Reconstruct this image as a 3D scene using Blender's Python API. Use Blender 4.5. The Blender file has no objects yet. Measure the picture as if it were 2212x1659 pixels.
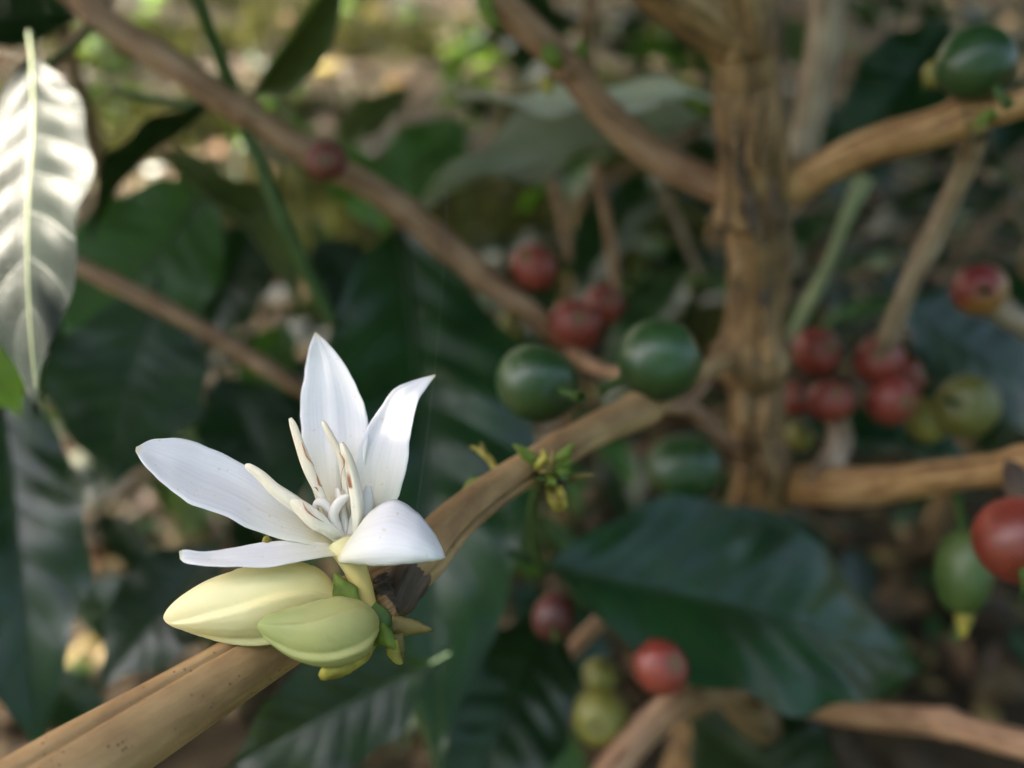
import bpy, math, random
import numpy as np
from mathutils import Vector, Matrix, noise

scene = bpy.context.scene
COL = scene.collection
RAD = math.radians

# ------------------------------------------------------------------ camera
PITCH = 35.0
CAM = Vector((0.0, 0.0, 0.72))
FPX = 1912.0                      # focal length in pixels of a 2212 px wide frame
cam_data = bpy.data.cameras.new('camera')
cam_data.sensor_width = 4.8
cam_data.lens = 4.15
cam_data.clip_start = 0.005
cam_data.clip_end = 200.0
cam_data.dof.use_dof = True
cam_data.dof.focus_distance = 0.0985
cam_data.dof.aperture_fstop = 1.6
cam_data.dof.aperture_blades = 0
cam = bpy.data.objects.new('camera', cam_data)
COL.objects.link(cam)
cam.location = CAM
cam.rotation_euler = (RAD(90.0 - PITCH), 0, 0)
scene.camera = cam
RIGHT = Vector((1, 0, 0))
UP = Vector((0, math.sin(RAD(PITCH)), math.cos(RAD(PITCH))))
FWD = Vector((0, math.cos(RAD(PITCH)), -math.sin(RAD(PITCH))))

def P(x, y, d):
    """a place in the world, from where it stands in the frame and its distance along the view"""
    return CAM + RIGHT * ((x - 1106.0) / FPX * d) + UP * ((829.5 - y) / FPX * d) + FWD * d

def proj(p):
    v = p - CAM
    d = v.dot(FWD)
    if d <= 1e-6:
        return None
    return (1106.0 + v.dot(RIGHT) / d * FPX, 829.5 - v.dot(UP) / d * FPX, d)

def CV(x, y, z):
    """a direction given as right / up / towards the viewer"""
    return (RIGHT * x + UP * y - FWD * z).normalized()

# ------------------------------------------------------------------ sky, sun, exposure
SUN = Vector((-0.62, 0.40, 0.68)).normalized()
world = bpy.data.worlds.new('World')
scene.world = world
world.use_nodes = True
wn = world.node_tree
sky = wn.nodes.new('ShaderNodeTexSky')
sky.sky_type = 'NISHITA'
sky.sun_disc = False
sky.sun_elevation = math.asin(SUN.z)
sky.sun_rotation = math.atan2(SUN.x, SUN.y)
sky.air_density = 0.5
sky.dust_density = 7.0
sky.ozone_density = 1.0
bg = wn.nodes['Background']
bg.inputs['Strength'].default_value = 0.15
wn.links.new(sky.outputs[0], bg.inputs['Color'])
sun_data = bpy.data.lights.new('sun', 'SUN')
sun_data.energy = 4.0
sun_data.angle = RAD(0.53)
sun_data.color = (1.0, 0.90, 0.76)
sun = bpy.data.objects.new('sun', sun_data)
COL.objects.link(sun)
sun.rotation_euler = SUN.to_track_quat('Z', 'Y').to_euler()
scene.view_settings.view_transform = 'Standard'
scene.view_settings.look = 'None'
scene.view_settings.gamma = 1.0
scene.view_settings.exposure = 3.4
scene.render.engine = 'CYCLES'
scene.cycles.use_denoising = True
scene.cycles.max_bounces = 5
scene.cycles.diffuse_bounces = 3
scene.cycles.glossy_bounces = 2
scene.cycles.transmission_bounces = 3
scene.cycles.adaptive_threshold = 0.02
scene.cycles.transparent_max_bounces = 4
scene.cycles.caustics_reflective = False
scene.cycles.caustics_refractive = False

# ------------------------------------------------------------------ materials
def new_mat(name):
    m = bpy.data.materials.new(name)
    m.use_nodes = True
    nt = m.node_tree
    nt.nodes.clear()
    out = nt.nodes.new('ShaderNodeOutputMaterial')
    return m, nt, out

def N(nt, kind, **kw):
    n = nt.nodes.new(kind)
    for k, v in kw.items():
        if k in n.inputs:
            n.inputs[k].default_value = v
        else:
            setattr(n, k, v)
    return n

def math_node(nt, op, a, b=None, c=None):
    n = nt.nodes.new('ShaderNodeMath')
    n.operation = op
    for i, v in enumerate((a, b, c)):
        if v is None:
            continue
        if isinstance(v, (int, float)):
            n.inputs[i].default_value = v
        else:
            nt.links.new(v, n.inputs[i])
    return n.outputs[0]

def ramp(nt, fac, stops):
    r = nt.nodes.new('ShaderNodeValToRGB')
    el = r.color_ramp.elements
    while len(el) < len(stops):
        el.new(0.5)
    for e, (p, c) in zip(el, stops):
        e.position = p
        e.color = (*c, 1.0)
    nt.links.new(fac, r.inputs[0])
    return r.outputs[0]

def mixc(nt, fac, a, b, blend='MIX'):
    n = nt.nodes.new('ShaderNodeMix')
    n.data_type = 'RGBA'
    n.blend_type = blend
    for idx, v in ((0, fac), (6, a), (7, b)):
        if isinstance(v, (int, float)):
            n.inputs[idx].default_value = v
        elif isinstance(v, tuple):
            n.inputs[idx].default_value = (*v, 1.0)
        else:
            nt.links.new(v, n.inputs[idx])
    return n.outputs[2]

def smooth(nt, val, lo, hi):
    n = nt.nodes.new('ShaderNodeMapRange')
    n.interpolation_type = 'SMOOTHSTEP'
    n.inputs['From Min'].default_value = lo
    n.inputs['From Max'].default_value = hi
    nt.links.new(val, n.inputs['Value'])
    return n.outputs[0]

def leaf_material(name, dark, light, vein, trans, rough=0.32, trans_w=0.25, bump=0.5, vary=0.35, spots=None, spec=0.4):
    m, nt, out = new_mat(name)
    L = nt.links
    uv = N(nt, 'ShaderNodeTexCoord').outputs['UV']
    sep = N(nt, 'ShaderNodeSeparateXYZ')
    L.new(uv, sep.inputs[0])
    u, v = sep.outputs[0], sep.outputs[1]
    s = math_node(nt, 'ABSOLUTE', math_node(nt, 'MULTIPLY_ADD', v, 2.0, -1.0))
    ph = math_node(nt, 'FRACT', math_node(nt, 'SUBTRACT', math_node(nt, 'MULTIPLY', u, 8.0), math_node(nt, 'MULTIPLY', s, 1.3)))
    dist = math_node(nt, 'ABSOLUTE', math_node(nt, 'SUBTRACT', ph, 0.5))
    side = smooth(nt, dist, 0.44, 0.5)
    mid = math_node(nt, 'SUBTRACT', 1.0, smooth(nt, s, 0.0, 0.05))
    vmask = math_node(nt, 'MAXIMUM', math_node(nt, 'MULTIPLY', side, 0.6), mid)
    obj = N(nt, 'ShaderNodeTexCoord').outputs['Object']
    ns = N(nt, 'ShaderNodeTexNoise', Scale=5.0, Detail=4.0)
    L.new(obj, ns.inputs['Vector'])
    base = mixc(nt, smooth(nt, ns.outputs[0], 0.3, 0.7), dark, light)
    rnd = N(nt, 'ShaderNodeObjectInfo').outputs['Random']
    hsv = N(nt, 'ShaderNodeHueSaturation')
    L.new(base, hsv.inputs['Color'])
    L.new(math_node(nt, 'MULTIPLY_ADD', rnd, 2 * vary, 1.0 - vary), hsv.inputs['Value'])
    r2 = math_node(nt, 'FRACT', math_node(nt, 'MULTIPLY', rnd, 7.31))
    L.new(math_node(nt, 'MULTIPLY_ADD', r2, 0.05, 0.475), hsv.inputs['Hue'])
    col = hsv.outputs[0]
    if spots:
        n2 = N(nt, 'ShaderNodeTexNoise', Scale=13.0, Detail=5.0, Roughness=0.65)
        L.new(obj, n2.inputs['Vector'])
        col = mixc(nt, smooth(nt, n2.outputs[0], 0.58, 0.68), col, spots)
    col = mixc(nt, math_node(nt, 'MULTIPLY', vmask, 0.55), col, vein)
    pb = N(nt, 'ShaderNodeBsdfPrincipled', Roughness=rough)
    pb.inputs['Specular IOR Level'].default_value = spec
    L.new(col, pb.inputs['Base Color'])
    n3 = N(nt, 'ShaderNodeTexNoise', Scale=40.0, Detail=3.0)
    L.new(obj, n3.inputs['Vector'])
    h = math_node(nt, 'ADD', math_node(nt, 'MULTIPLY', vmask, -0.4), math_node(nt, 'MULTIPLY', n3.outputs[0], 0.3))
    bp = N(nt, 'ShaderNodeBump', Strength=bump, Distance=0.001)
    L.new(h, bp.inputs['Height'])
    L.new(bp.outputs[0], pb.inputs['Normal'])
    L.new(math_node(nt, 'MULTIPLY_ADD', n3.outputs[0], 0.2, rough - 0.1), pb.inputs['Roughness'])
    tr = N(nt, 'ShaderNodeBsdfTranslucent', Color=(*trans, 1.0))
    mx = N(nt, 'ShaderNodeMixShader')
    mx.inputs[0].default_value = trans_w
    L.new(pb.outputs[0], mx.inputs[1])
    L.new(tr.outputs[0], mx.inputs[2])
    L.new(mx.outputs[0], out.inputs[0])
    return m

def bark_material(name, tones, bump=0.6, speck=0.5, rough=0.75, streak=9.0, scale=1.0):
    """UV.x runs once round the stem, UV.y along it in centimetres"""
    m, nt, out = new_mat(name)
    L = nt.links
    uv = N(nt, 'ShaderNodeTexCoord').outputs['UV']
    obj = N(nt, 'ShaderNodeTexCoord').outputs['Object']
    mp = N(nt, 'ShaderNodeMapping')
    mp.inputs['Scale'].default_value = (streak, 0.45 * scale, 1.0)
    L.new(uv, mp.inputs['Vector'])
    n1 = N(nt, 'ShaderNodeTexNoise', Scale=1.0, Detail=6.0, Roughness=0.6)
    L.new(mp.outputs[0], n1.inputs['Vector'])
    n2 = N(nt, 'ShaderNodeTexNoise', Scale=90.0 * scale, Detail=4.0, Roughness=0.6)
    L.new(obj, n2.inputs['Vector'])
    f = math_node(nt, 'MULTIPLY_ADD', n2.outputs[0], 0.35, math_node(nt, 'MULTIPLY', n1.outputs[0], 0.65))
    col = ramp(nt, f, [(0.36, tones[0]), (0.46, tones[1]), (0.54, tones[2]), (0.64, tones[3])])
    vo = N(nt, 'ShaderNodeTexVoronoi', Scale=1400.0)
    L.new(obj, vo.inputs['Vector'])
    n4 = N(nt, 'ShaderNodeTexNoise', Scale=300.0)
    L.new(obj, n4.inputs['Vector'])
    sp = math_node(nt, 'MULTIPLY', math_node(nt, 'SUBTRACT', 1.0, smooth(nt, vo.outputs['Distance'], 0.12, 0.3)), smooth(nt, n4.outputs[0], 0.5, 0.6))
    col = mixc(nt, math_node(nt, 'MULTIPLY', sp, speck), col, tuple(c * 0.3 for c in tones[0]))
    pb = N(nt, 'ShaderNodeBsdfPrincipled', Roughness=rough)
    L.new(col, pb.inputs['Base Color'])
    n3 = N(nt, 'ShaderNodeTexNoise', Scale=500.0, Detail=4.0)
    L.new(obj, n3.inputs['Vector'])
    h = math_node(nt, 'ADD', n1.outputs[0], math_node(nt, 'MULTIPLY', n3.outputs[0], 0.35))
    bp = N(nt, 'ShaderNodeBump', Strength=bump, Distance=0.0006)
    L.new(h, bp.inputs['Height'])
    L.new(bp.outputs[0], pb.inputs['Normal'])
    L.new(pb.outputs[0], out.inputs[0])
    return m

def fruit_material(name, c0, c1, rough=0.3, axis=2, lo=-0.5, hi=0.5, noise_scale=90.0, noise_amt=0.35, trans=0.0):
    """skin that ripens from c0 to c1 across the fruit"""
    m, nt, out = new_mat(name)
    L = nt.links
    tc = N(nt, 'ShaderNodeTexCoord')
    sep = N(nt, 'ShaderNodeSeparateXYZ')
    L.new(tc.outputs['Object'], sep.inputs[0])
    n1 = N(nt, 'ShaderNodeTexNoise', Scale=1.6, Detail=4.0)
    L.new(tc.outputs['Object'], n1.inputs['Vector'])
    f = math_node(nt, 'MULTIPLY_ADD', math_node(nt, 'SUBTRACT', n1.outputs[0], 0.5), 1.6 * noise_amt * 3, sep.outputs[axis])
    col = mixc(nt, smooth(nt, f, lo, hi), c0, c1)
    n2 = N(nt, 'ShaderNodeTexNoise', Scale=9.0, Detail=5.0, Roughness=0.7)
    L.new(tc.outputs['Object'], n2.inputs['Vector'])
    col = mixc(nt, math_node(nt, 'MULTIPLY', smooth(nt, n2.outputs[0], 0.45, 0.75), 0.35), col, tuple(min(1, c * 1.7 + 0.01) for c in c1))
    pb = N(nt, 'ShaderNodeBsdfPrincipled', Roughness=rough)
    pb.inputs['Coat Weight'].default_value = 0.12
    pb.inputs['Coat Roughness'].default_value = 0.25
    L.new(col, pb.inputs['Base Color'])
    L.new(math_node(nt, 'MULTIPLY_ADD', n2.outputs[0], 0.25, rough - 0.1), pb.inputs['Roughness'])
    bp = N(nt, 'ShaderNodeBump', Strength=0.12, Distance=0.0004)
    L.new(n2.outputs[0], bp.inputs['Height'])
    L.new(bp.outputs[0], pb.inputs['Normal'])
    L.new(pb.outputs[0], out.inputs[0])
    return m

def petal_material():
    """UV.x from throat to tip, UV.y across; cream throat and tip, white blade, fine veins"""
    m, nt, out = new_mat('petal_white')
    L = nt.links
    uv = N(nt, 'ShaderNodeTexCoord').outputs['UV']
    sep = N(nt, 'ShaderNodeSeparateXYZ')
    L.new(uv, sep.inputs[0])
    col = ramp(nt, sep.outputs[0], [(0.0, (0.80, 0.72, 0.38)), (0.16, (0.85, 0.82, 0.68)), (0.40, (0.87, 0.85, 0.85)), (0.93, (0.86, 0.845, 0.85)), (0.99, (0.80, 0.73, 0.52))])
    col = col
    mp = N(nt, 'ShaderNodeMapping')
    mp.inputs['Scale'].default_value = (2.2, 18.0, 1.0)
    L.new(uv, mp.inputs['Vector'])
    n1 = N(nt, 'ShaderNodeTexNoise', Scale=1.0, Detail=3.0)
    L.new(mp.outputs[0], n1.inputs['Vector'])
    obj = N(nt, 'ShaderNodeTexCoord').outputs['Object']
    n2 = N(nt, 'ShaderNodeTexNoise', Scale=700.0, Detail=3.0)
    L.new(obj, n2.inputs['Vector'])
    col = mixc(nt, math_node(nt, 'MULTIPLY', smooth(nt, n1.outputs[0], 0.4, 0.7), 0.22), col, (0.66, 0.66, 0.68))
    n5 = N(nt, 'ShaderNodeTexNoise', Scale=1500.0, Detail=1.0)
    L.new(obj, n5.inputs['Vector'])
    col = mixc(nt, math_node(nt, 'MULTIPLY', smooth(nt, n5.outputs[0], 0.70, 0.76), 0.45), col, (0.70, 0.55, 0.30))
    pb = N(nt, 'ShaderNodeBsdfPrincipled', Roughness=0.55)
    L.new(col, pb.inputs['Base Color'])
    pb.inputs['Specular IOR Level'].default_value = 0.3
    h = math_node(nt, 'ADD', math_node(nt, 'MULTIPLY', n1.outputs[0], 0.6), math_node(nt, 'MULTIPLY', n2.outputs[0], 0.4))
    bp = N(nt, 'ShaderNodeBump', Strength=0.42, Distance=0.00035)
    L.new(h, bp.inputs['Height'])
    L.new(bp.outputs[0], pb.inputs['Normal'])
    tr = N(nt, 'ShaderNodeBsdfTranslucent')
    L.new(col, tr.inputs['Color'])
    mx = N(nt, 'ShaderNodeMixShader')
    mx.inputs[0].default_value = 0.38
    L.new(pb.outputs[0], mx.inputs[1])
    L.new(tr.outputs[0], mx.inputs[2])
    L.new(mx.outputs[0], out.inputs[0])
    return m

def soft_material(name, c0, c1, noise_scale=250.0, rough=0.55, trans=0.15, along=None, bump=0.2):
    """fleshy plant tissue; along: optional list of ramp stops over UV.y (base to tip)"""
    m, nt, out = new_mat(name)
    L = nt.links
    tc = N(nt, 'ShaderNodeTexCoord')
    n1 = N(nt, 'ShaderNodeTexNoise', Scale=noise_scale, Detail=4.0)
    L.new(tc.outputs['Object'], n1.inputs['Vector'])
    if along:
        sep = N(nt, 'ShaderNodeSeparateXYZ')
        L.new(tc.outputs['UV'], sep.inputs[0])
        base = ramp(nt, sep.outputs[1], along)
        col = mixc(nt, math_node(nt, 'MULTIPLY', smooth(nt, n1.outputs[0], 0.35, 0.7), 0.25), base, c1)
    else:
        col = mixc(nt, smooth(nt, n1.outputs[0], 0.3, 0.7), c0, c1)
    pb = N(nt, 'ShaderNodeBsdfPrincipled', Roughness=rough)
    pb.inputs['Specular IOR Level'].default_value = 0.3
    L.new(col, pb.inputs['Base Color'])
    n2 = N(nt, 'ShaderNodeTexNoise', Scale=noise_scale * 4, Detail=3.0)
    L.new(tc.outputs['Object'], n2.inputs['Vector'])
    bp = N(nt, 'ShaderNodeBump', Strength=bump, Distance=0.0003)
    L.new(n2.outputs[0], bp.inputs['Height'])
    L.new(bp.outputs[0], pb.inputs['Normal'])
    tr = N(nt, 'ShaderNodeBsdfTranslucent')
    L.new(col, tr.inputs['Color'])
    mx = N(nt, 'ShaderNodeMixShader')
    mx.inputs[0].default_value = trans
    L.new(pb.outputs[0], mx.inputs[1])
    L.new(tr.outputs[0], mx.inputs[2])
    L.new(mx.outputs[0], out.inputs[0])
    return m

def anther_material():
    m, nt, out = new_mat('anther_cream')
    L = nt.links
    tc = N(nt, 'ShaderNodeTexCoord')
    sep = N(nt, 'ShaderNodeSeparateXYZ')
    L.new(tc.outputs['UV'], sep.inputs[0])
    a = math_node(nt, 'ABSOLUTE', math_node(nt, 'SUBTRACT', sep.outputs[0], 0.31))
    line = math_node(nt, 'SUBTRACT', 1.0, smooth(nt, a, 0.02, 0.07))
    n1 = N(nt, 'ShaderNodeTexNoise', Scale=420.0, Detail=2.0)
    L.new(tc.outputs['Object'], n1.inputs['Vector'])
    spot = smooth(nt, n1.outputs[0], 0.40, 0.52)
    rng = math_node(nt, 'MULTIPLY', smooth(nt, sep.outputs[1], 0.22, 0.3), math_node(nt, 'SUBTRACT', 1.0, smooth(nt, sep.outputs[1], 0.62, 0.72)))
    k = math_node(nt, 'MULTIPLY', math_node(nt, 'MULTIPLY', line, spot), rng)
    base = ramp(nt, sep.outputs[1], [(0.0, (0.85, 0.82, 0.70)), (0.3, (0.84, 0.78, 0.64)), (0.8, (0.82, 0.72, 0.55)), (1.0, (0.83, 0.75, 0.58))])
    col = mixc(nt, k, base, (0.30, 0.11, 0.04))
    pb = N(nt, 'ShaderNodeBsdfPrincipled', Roughness=0.7)
    L.new(col, pb.inputs['Base Color'])
    n2 = N(nt, 'ShaderNodeTexNoise', Scale=3500.0, Detail=2.0)
    L.new(tc.outputs['Object'], n2.inputs['Vector'])
    bp = N(nt, 'ShaderNodeBump', Strength=0.5, Distance=0.0002)
    L.new(n2.outputs[0], bp.inputs['Height'])
    L.new(bp.outputs[0], pb.inputs['Normal'])
    tr = N(nt, 'ShaderNodeBsdfTranslucent')
    L.new(col, tr.inputs['Color'])
    mx = N(nt, 'ShaderNodeMixShader')
    mx.inputs[0].default_value = 0.2
    L.new(pb.outputs[0], mx.inputs[1])
    L.new(tr.outputs[0], mx.inputs[2])
    L.new(mx.outputs[0], out.inputs[0])
    return m

def soil_material():
    m, nt, out = new_mat('soil_dark')
    L = nt.links
    obj = N(nt, 'ShaderNodeTexCoord').outputs['Object']
    n1 = N(nt, 'ShaderNodeTexNoise', Scale=3.0, Detail=8.0, Roughness=0.6)
    L.new(obj, n1.inputs['Vector'])
    n2 = N(nt, 'ShaderNodeTexNoise', Scale=45.0, Detail=6.0, Roughness=0.7)
    L.new(obj, n2.inputs['Vector'])
    f = math_node(nt, 'MULTIPLY_ADD', n2.outputs[0], 0.5, math_node(nt, 'MULTIPLY', n1.outputs[0], 0.5))
    col = ramp(nt, f, [(0.3, (0.016, 0.011, 0.007)), (0.48, (0.038, 0.027, 0.015)), (0.58, (0.062, 0.047, 0.024)), (0.7, (0.10, 0.075, 0.038))])
    pb = N(nt, 'ShaderNodeBsdfPrincipled', Roughness=0.95)
    pb.inputs['Specular IOR Level'].default_value = 0.15
    L.new(col, pb.inputs['Base Color'])
    bp = N(nt, 'ShaderNodeBump', Strength=0.9, Distance=0.02)
    L.new(f, bp.inputs['Height'])
    L.new(bp.outputs[0], pb.inputs['Normal'])
    L.new(pb.outputs[0], out.inputs[0])
    return m

M = {}
M['leaf'] = leaf_material('leaf_deep_green', (0.006, 0.021, 0.006), (0.011, 0.034, 0.008), (0.018, 0.042, 0.012), (0.05, 0.16, 0.015), rough=0.32, trans_w=0.05, spec=0.38)
def plain_leaf(name, col, trans):
    m, nt, out = new_mat(name)
    d = N(nt, 'ShaderNodeBsdfDiffuse', Color=(*col, 1.0))
    t = N(nt, 'ShaderNodeBsdfTranslucent', Color=(*trans, 1.0))
    mx = N(nt, 'ShaderNodeMixShader')
    mx.inputs[0].default_value = 0.25
    nt.links.new(d.outputs[0], mx.inputs[1])
    nt.links.new(t.outputs[0], mx.inputs[2])
    nt.links.new(mx.outputs[0], out.inputs[0])
    return m
M['leaf_crown'] = plain_leaf('leaf_crown_green', (0.03, 0.075, 0.018), (0.10, 0.22, 0.02))
M['leaf_gloss'] = leaf_material('leaf_shiny_green', (0.012, 0.022, 0.016), (0.019, 0.030, 0.023), (0.12, 0.13, 0.115), (0.03, 0.06, 0.015), rough=0.52, trans_w=0.08, bump=0.4, spec=0.10)
M['leaf_mid'] = leaf_material('leaf_mid_green', (0.016, 0.050, 0.010), (0.028, 0.078, 0.014), (0.05, 0.10, 0.03), (0.12, 0.32, 0.015), rough=0.4, trans_w=0.25)
M['leaf_young'] = leaf_material('leaf_young_green', (0.07, 0.16, 0.02), (0.12, 0.22, 0.03), (0.20, 0.30, 0.09), (0.28, 0.55, 0.03), rough=0.4, trans_w=0.45)
M['leaf_olive'] = leaf_material('leaf_olive_green', (0.04, 0.070, 0.022), (0.075, 0.105, 0.034), (0.22, 0.23, 0.13), (0.16, 0.24, 0.04), rough=0.36, trans_w=0.25)
M['grass_olive'] = plain_leaf('grass_olive', (0.045, 0.055, 0.018), (0.12, 0.13, 0.03))
M['leaf_lit'] = leaf_material('leaf_lit_edge', (0.46, 0.43, 0.33), (0.56, 0.52, 0.40), (0.5, 0.48, 0.36), (0.3, 0.3, 0.15), rough=0.5, trans_w=0.2)  # cream colour stands in for sunlight on a leaf margin
M['leaf_pale'] = leaf_material('leaf_pale_sage', (0.26, 0.28, 0.18), (0.36, 0.36, 0.25), (0.42, 0.42, 0.30), (0.2, 0.25, 0.08), rough=0.5, trans_w=0.25)
M['leaf_dry'] = leaf_material('leaf_dry_brown', (0.045, 0.028, 0.013), (0.10, 0.064, 0.028), (0.12, 0.085, 0.045), (0.15, 0.08, 0.025), rough=0.7, trans_w=0.2, vary=0.5, spots=(0.07, 0.04, 0.025))
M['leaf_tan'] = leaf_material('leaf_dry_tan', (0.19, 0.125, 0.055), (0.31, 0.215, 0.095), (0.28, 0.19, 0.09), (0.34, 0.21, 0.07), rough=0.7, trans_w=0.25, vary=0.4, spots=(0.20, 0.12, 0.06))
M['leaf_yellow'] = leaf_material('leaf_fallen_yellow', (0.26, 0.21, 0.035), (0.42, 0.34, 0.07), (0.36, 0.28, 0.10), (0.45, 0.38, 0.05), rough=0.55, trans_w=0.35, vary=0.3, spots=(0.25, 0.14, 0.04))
M['bark_tan'] = bark_material('bark_tan', [(0.12, 0.058, 0.020), (0.23, 0.122, 0.046), (0.36, 0.21, 0.088), (0.48, 0.31, 0.150)], bump=0.7, streak=14.0)
M['bark_near'] = bark_material('bark_near_tan', [(0.15, 0.080, 0.030), (0.24, 0.138, 0.054), (0.31, 0.188, 0.078), (0.39, 0.25, 0.115)], bump=0.5, speck=0.7, streak=4.0)
M['bark_trunk'] = bark_material('bark_trunk', [(0.035, 0.022, 0.011), (0.11, 0.065, 0.028), (0.22, 0.128, 0.052), (0.36, 0.235, 0.115)], bump=1.2, speck=0.3, streak=16.0)
M['bark_pink'] = bark_material('bark_pinkish', [(0.12, 0.058, 0.028), (0.23, 0.120, 0.064), (0.34, 0.195, 0.112), (0.43, 0.27, 0.17)], bump=0.7, streak=12.0)
M['bark_grey'] = bark_material('bark_greyish', [(0.13, 0.085, 0.052), (0.25, 0.175, 0.115), (0.38, 0.285, 0.20), (0.50, 0.39, 0.29)], bump=0.7, streak=10.0)
M['bark_dark'] = bark_material('bark_dark_node', [(0.016, 0.010, 0.006), (0.045, 0.028, 0.018), (0.10, 0.062, 0.038), (0.20, 0.125, 0.075)], bump=1.2, streak=6.0)
M['stem_green'] = soft_material('stem_green', (0.035, 0.075, 0.015), (0.06, 0.11, 0.025), rough=0.5)
M['rib_dark'] = soft_material('midrib_dark_green', (0.014, 0.036, 0.009), (0.024, 0.054, 0.014), rough=0.5)
M['stem_pale'] = soft_material('stem_pale_green', (0.22, 0.27, 0.13), (0.32, 0.36, 0.20), rough=0.5)
M['petal'] = petal_material()
M['anther'] = anther_material()
M['style'] = soft_material('style_white', (0.86, 0.81, 0.74), (0.82, 0.77, 0.70), trans=0.3)
M['tube'] = soft_material('tube_cream', (0.72, 0.62, 0.30), (0.66, 0.52, 0.22), along=[(0.0, (0.22, 0.27, 0.06)), (0.10, (0.56, 0.42, 0.10)), (0.5, (0.72, 0.57, 0.20)), (1.0, (0.84, 0.78, 0.44))], trans=0.2)
M['bud_cream'] = soft_material('bud_cream', (0.72, 0.66, 0.32), (0.84, 0.76, 0.38), along=[(0.0, (0.50, 0.40, 0.08)), (0.2, (0.76, 0.65, 0.26)), (0.6, (0.84, 0.76, 0.42)), (1.0, (0.84, 0.75, 0.44))], trans=0.25, bump=0.3)
M['bud_green'] = soft_material('bud_yellow_green', (0.45, 0.45, 0.17), (0.46, 0.44, 0.14), along=[(0.0, (0.36, 0.31, 0.09)), (0.3, (0.38, 0.37, 0.14)), (0.75, (0.36, 0.38, 0.15)), (1.0, (0.25, 0.31, 0.10))], trans=0.2, bump=0.3)
M['bract'] = soft_material('bract_green', (0.09, 0.15, 0.016), (0.21, 0.28, 0.05), noise_scale=420.0, trans=0.35, bump=0.5)
M['bract_yellow'] = soft_material('bract_yellow', (0.22, 0.17, 0.03), (0.48, 0.42, 0.08), noise_scale=420.0, trans=0.3, bump=0.5)
M['bract_brown'] = soft_material('bract_brown', (0.10, 0.09, 0.02), (0.22, 0.16, 0.05), trans=0.2)
M['cherry_green'] = fruit_material('cherry_dark_green', (0.014, 0.042, 0.009), (0.020, 0.056, 0.014), rough=0.36)
M['cherry_red'] = fruit_material('cherry_red', (0.12, 0.018, 0.010), (0.20, 0.032, 0.020), rough=0.42)
M['cherry_maroon'] = fruit_material('cherry_maroon', (0.085, 0.020, 0.013), (0.13, 0.030, 0.020), rough=0.5)
M['cherry_dark'] = fruit_material('cherry_shaded_red', (0.055, 0.010, 0.007), (0.085, 0.014, 0.010), rough=0.5)  # red skin darkened, leaf shade put into the colour
M['cherry_turning'] = fruit_material('cherry_turning', (0.26, 0.13, 0.025), (0.22, 0.030, 0.028), rough=0.36, axis=0, lo=-0.5, hi=0.35)
M['cherry_olive'] = fruit_material('cherry_yellow_green', (0.090, 0.090, 0.016), (0.165, 0.155, 0.028), rough=0.45)
M['navel'] = soft_material('navel_disc', (0.10, 0.09, 0.03), (0.17, 0.14, 0.06), rough=0.7, trans=0.0)
M['soil'] = soil_material()
M['stone'] = soft_material('stone_grey', (0.14, 0.12, 0.11), (0.30, 0.27, 0.24), noise_scale=30.0, rough=0.85, trans=0.0, bump=0.6)
M['silk'] = soft_material('silk_thread', (0.3, 0.32, 0.32), (0.4, 0.4, 0.4), rough=0.3, trans=0.5)

# ------------------------------------------------------------------ object helpers
def base_empty(name, loc, label, cat, group=None):
    o = bpy.data.objects.new(name, None)
    o.empty_display_size = 0.02
    o.location = loc
    COL.objects.link(o)
    o['label'] = label
    o['category'] = cat
    if group:
        o['group'] = group
    o['_w'] = 0
    del o['_w']
    return o

WORLD = {}

def link(name, mesh, parent=None, mw=None, label=None):
    o = bpy.data.objects.new(name, mesh)
    COL.objects.link(o)
    mw = mw if mw is not None else Matrix.Identity(4)
    if parent is not None:
        o.parent = parent
        pw = WORLD.get(parent.name)
        if pw is None:
            pw = Matrix.Translation(parent.location)
        o.matrix_parent_inverse = pw.inverted()
    o.matrix_basis = mw
    WORLD[o.name] = mw.copy()
    if label:
        o['label'] = label
    return o

def make_mesh(name, verts, faces, mat, uvs=None, smooth_on=True):
    me = bpy.data.meshes.new(name)
    me.from_pydata([tuple(v) for v in verts], [], faces)
    if uvs is not None:
        lay = me.uv_layers.new(name='UVMap')
        li = np.empty(len(me.loops), dtype=np.int32)
        me.loops.foreach_get('vertex_index', li)
        arr = np.array(uvs, dtype=np.float32)[li]
        lay.data.foreach_set('uv', arr.ravel())
    if smooth_on:
        me.polygons.foreach_set('use_smooth', [True] * len(me.polygons))
    me.materials.append(M[mat] if isinstance(mat, str) else mat)
    me.update()
    return me

def catmull(pts, n):
    """pts: list of equal-length tuples; returns n+1 samples"""
    a = [np.array(p, dtype=float) for p in pts]
    if len(a) == 2:
        return [a[0] + (a[1] - a[0]) * (i / n) for i in range(n + 1)]
    a = [2 * a[0] - a[1]] + a + [2 * a[-1] - a[-2]]
    segs = len(a) - 3
    out = []
    for i in range(n + 1):
        t = i / n * segs
        k = min(int(t), segs - 1)
        f = t - k
        p0, p1, p2, p3 = a[k:k + 4]
        out.append(0.5 * ((2 * p1) + (-p0 + p2) * f + (2 * p0 - 5 * p1 + 4 * p2 - p3) * f * f + (-p0 + 3 * p1 - 3 * p2 + p3) * f ** 3))
    return out

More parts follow.
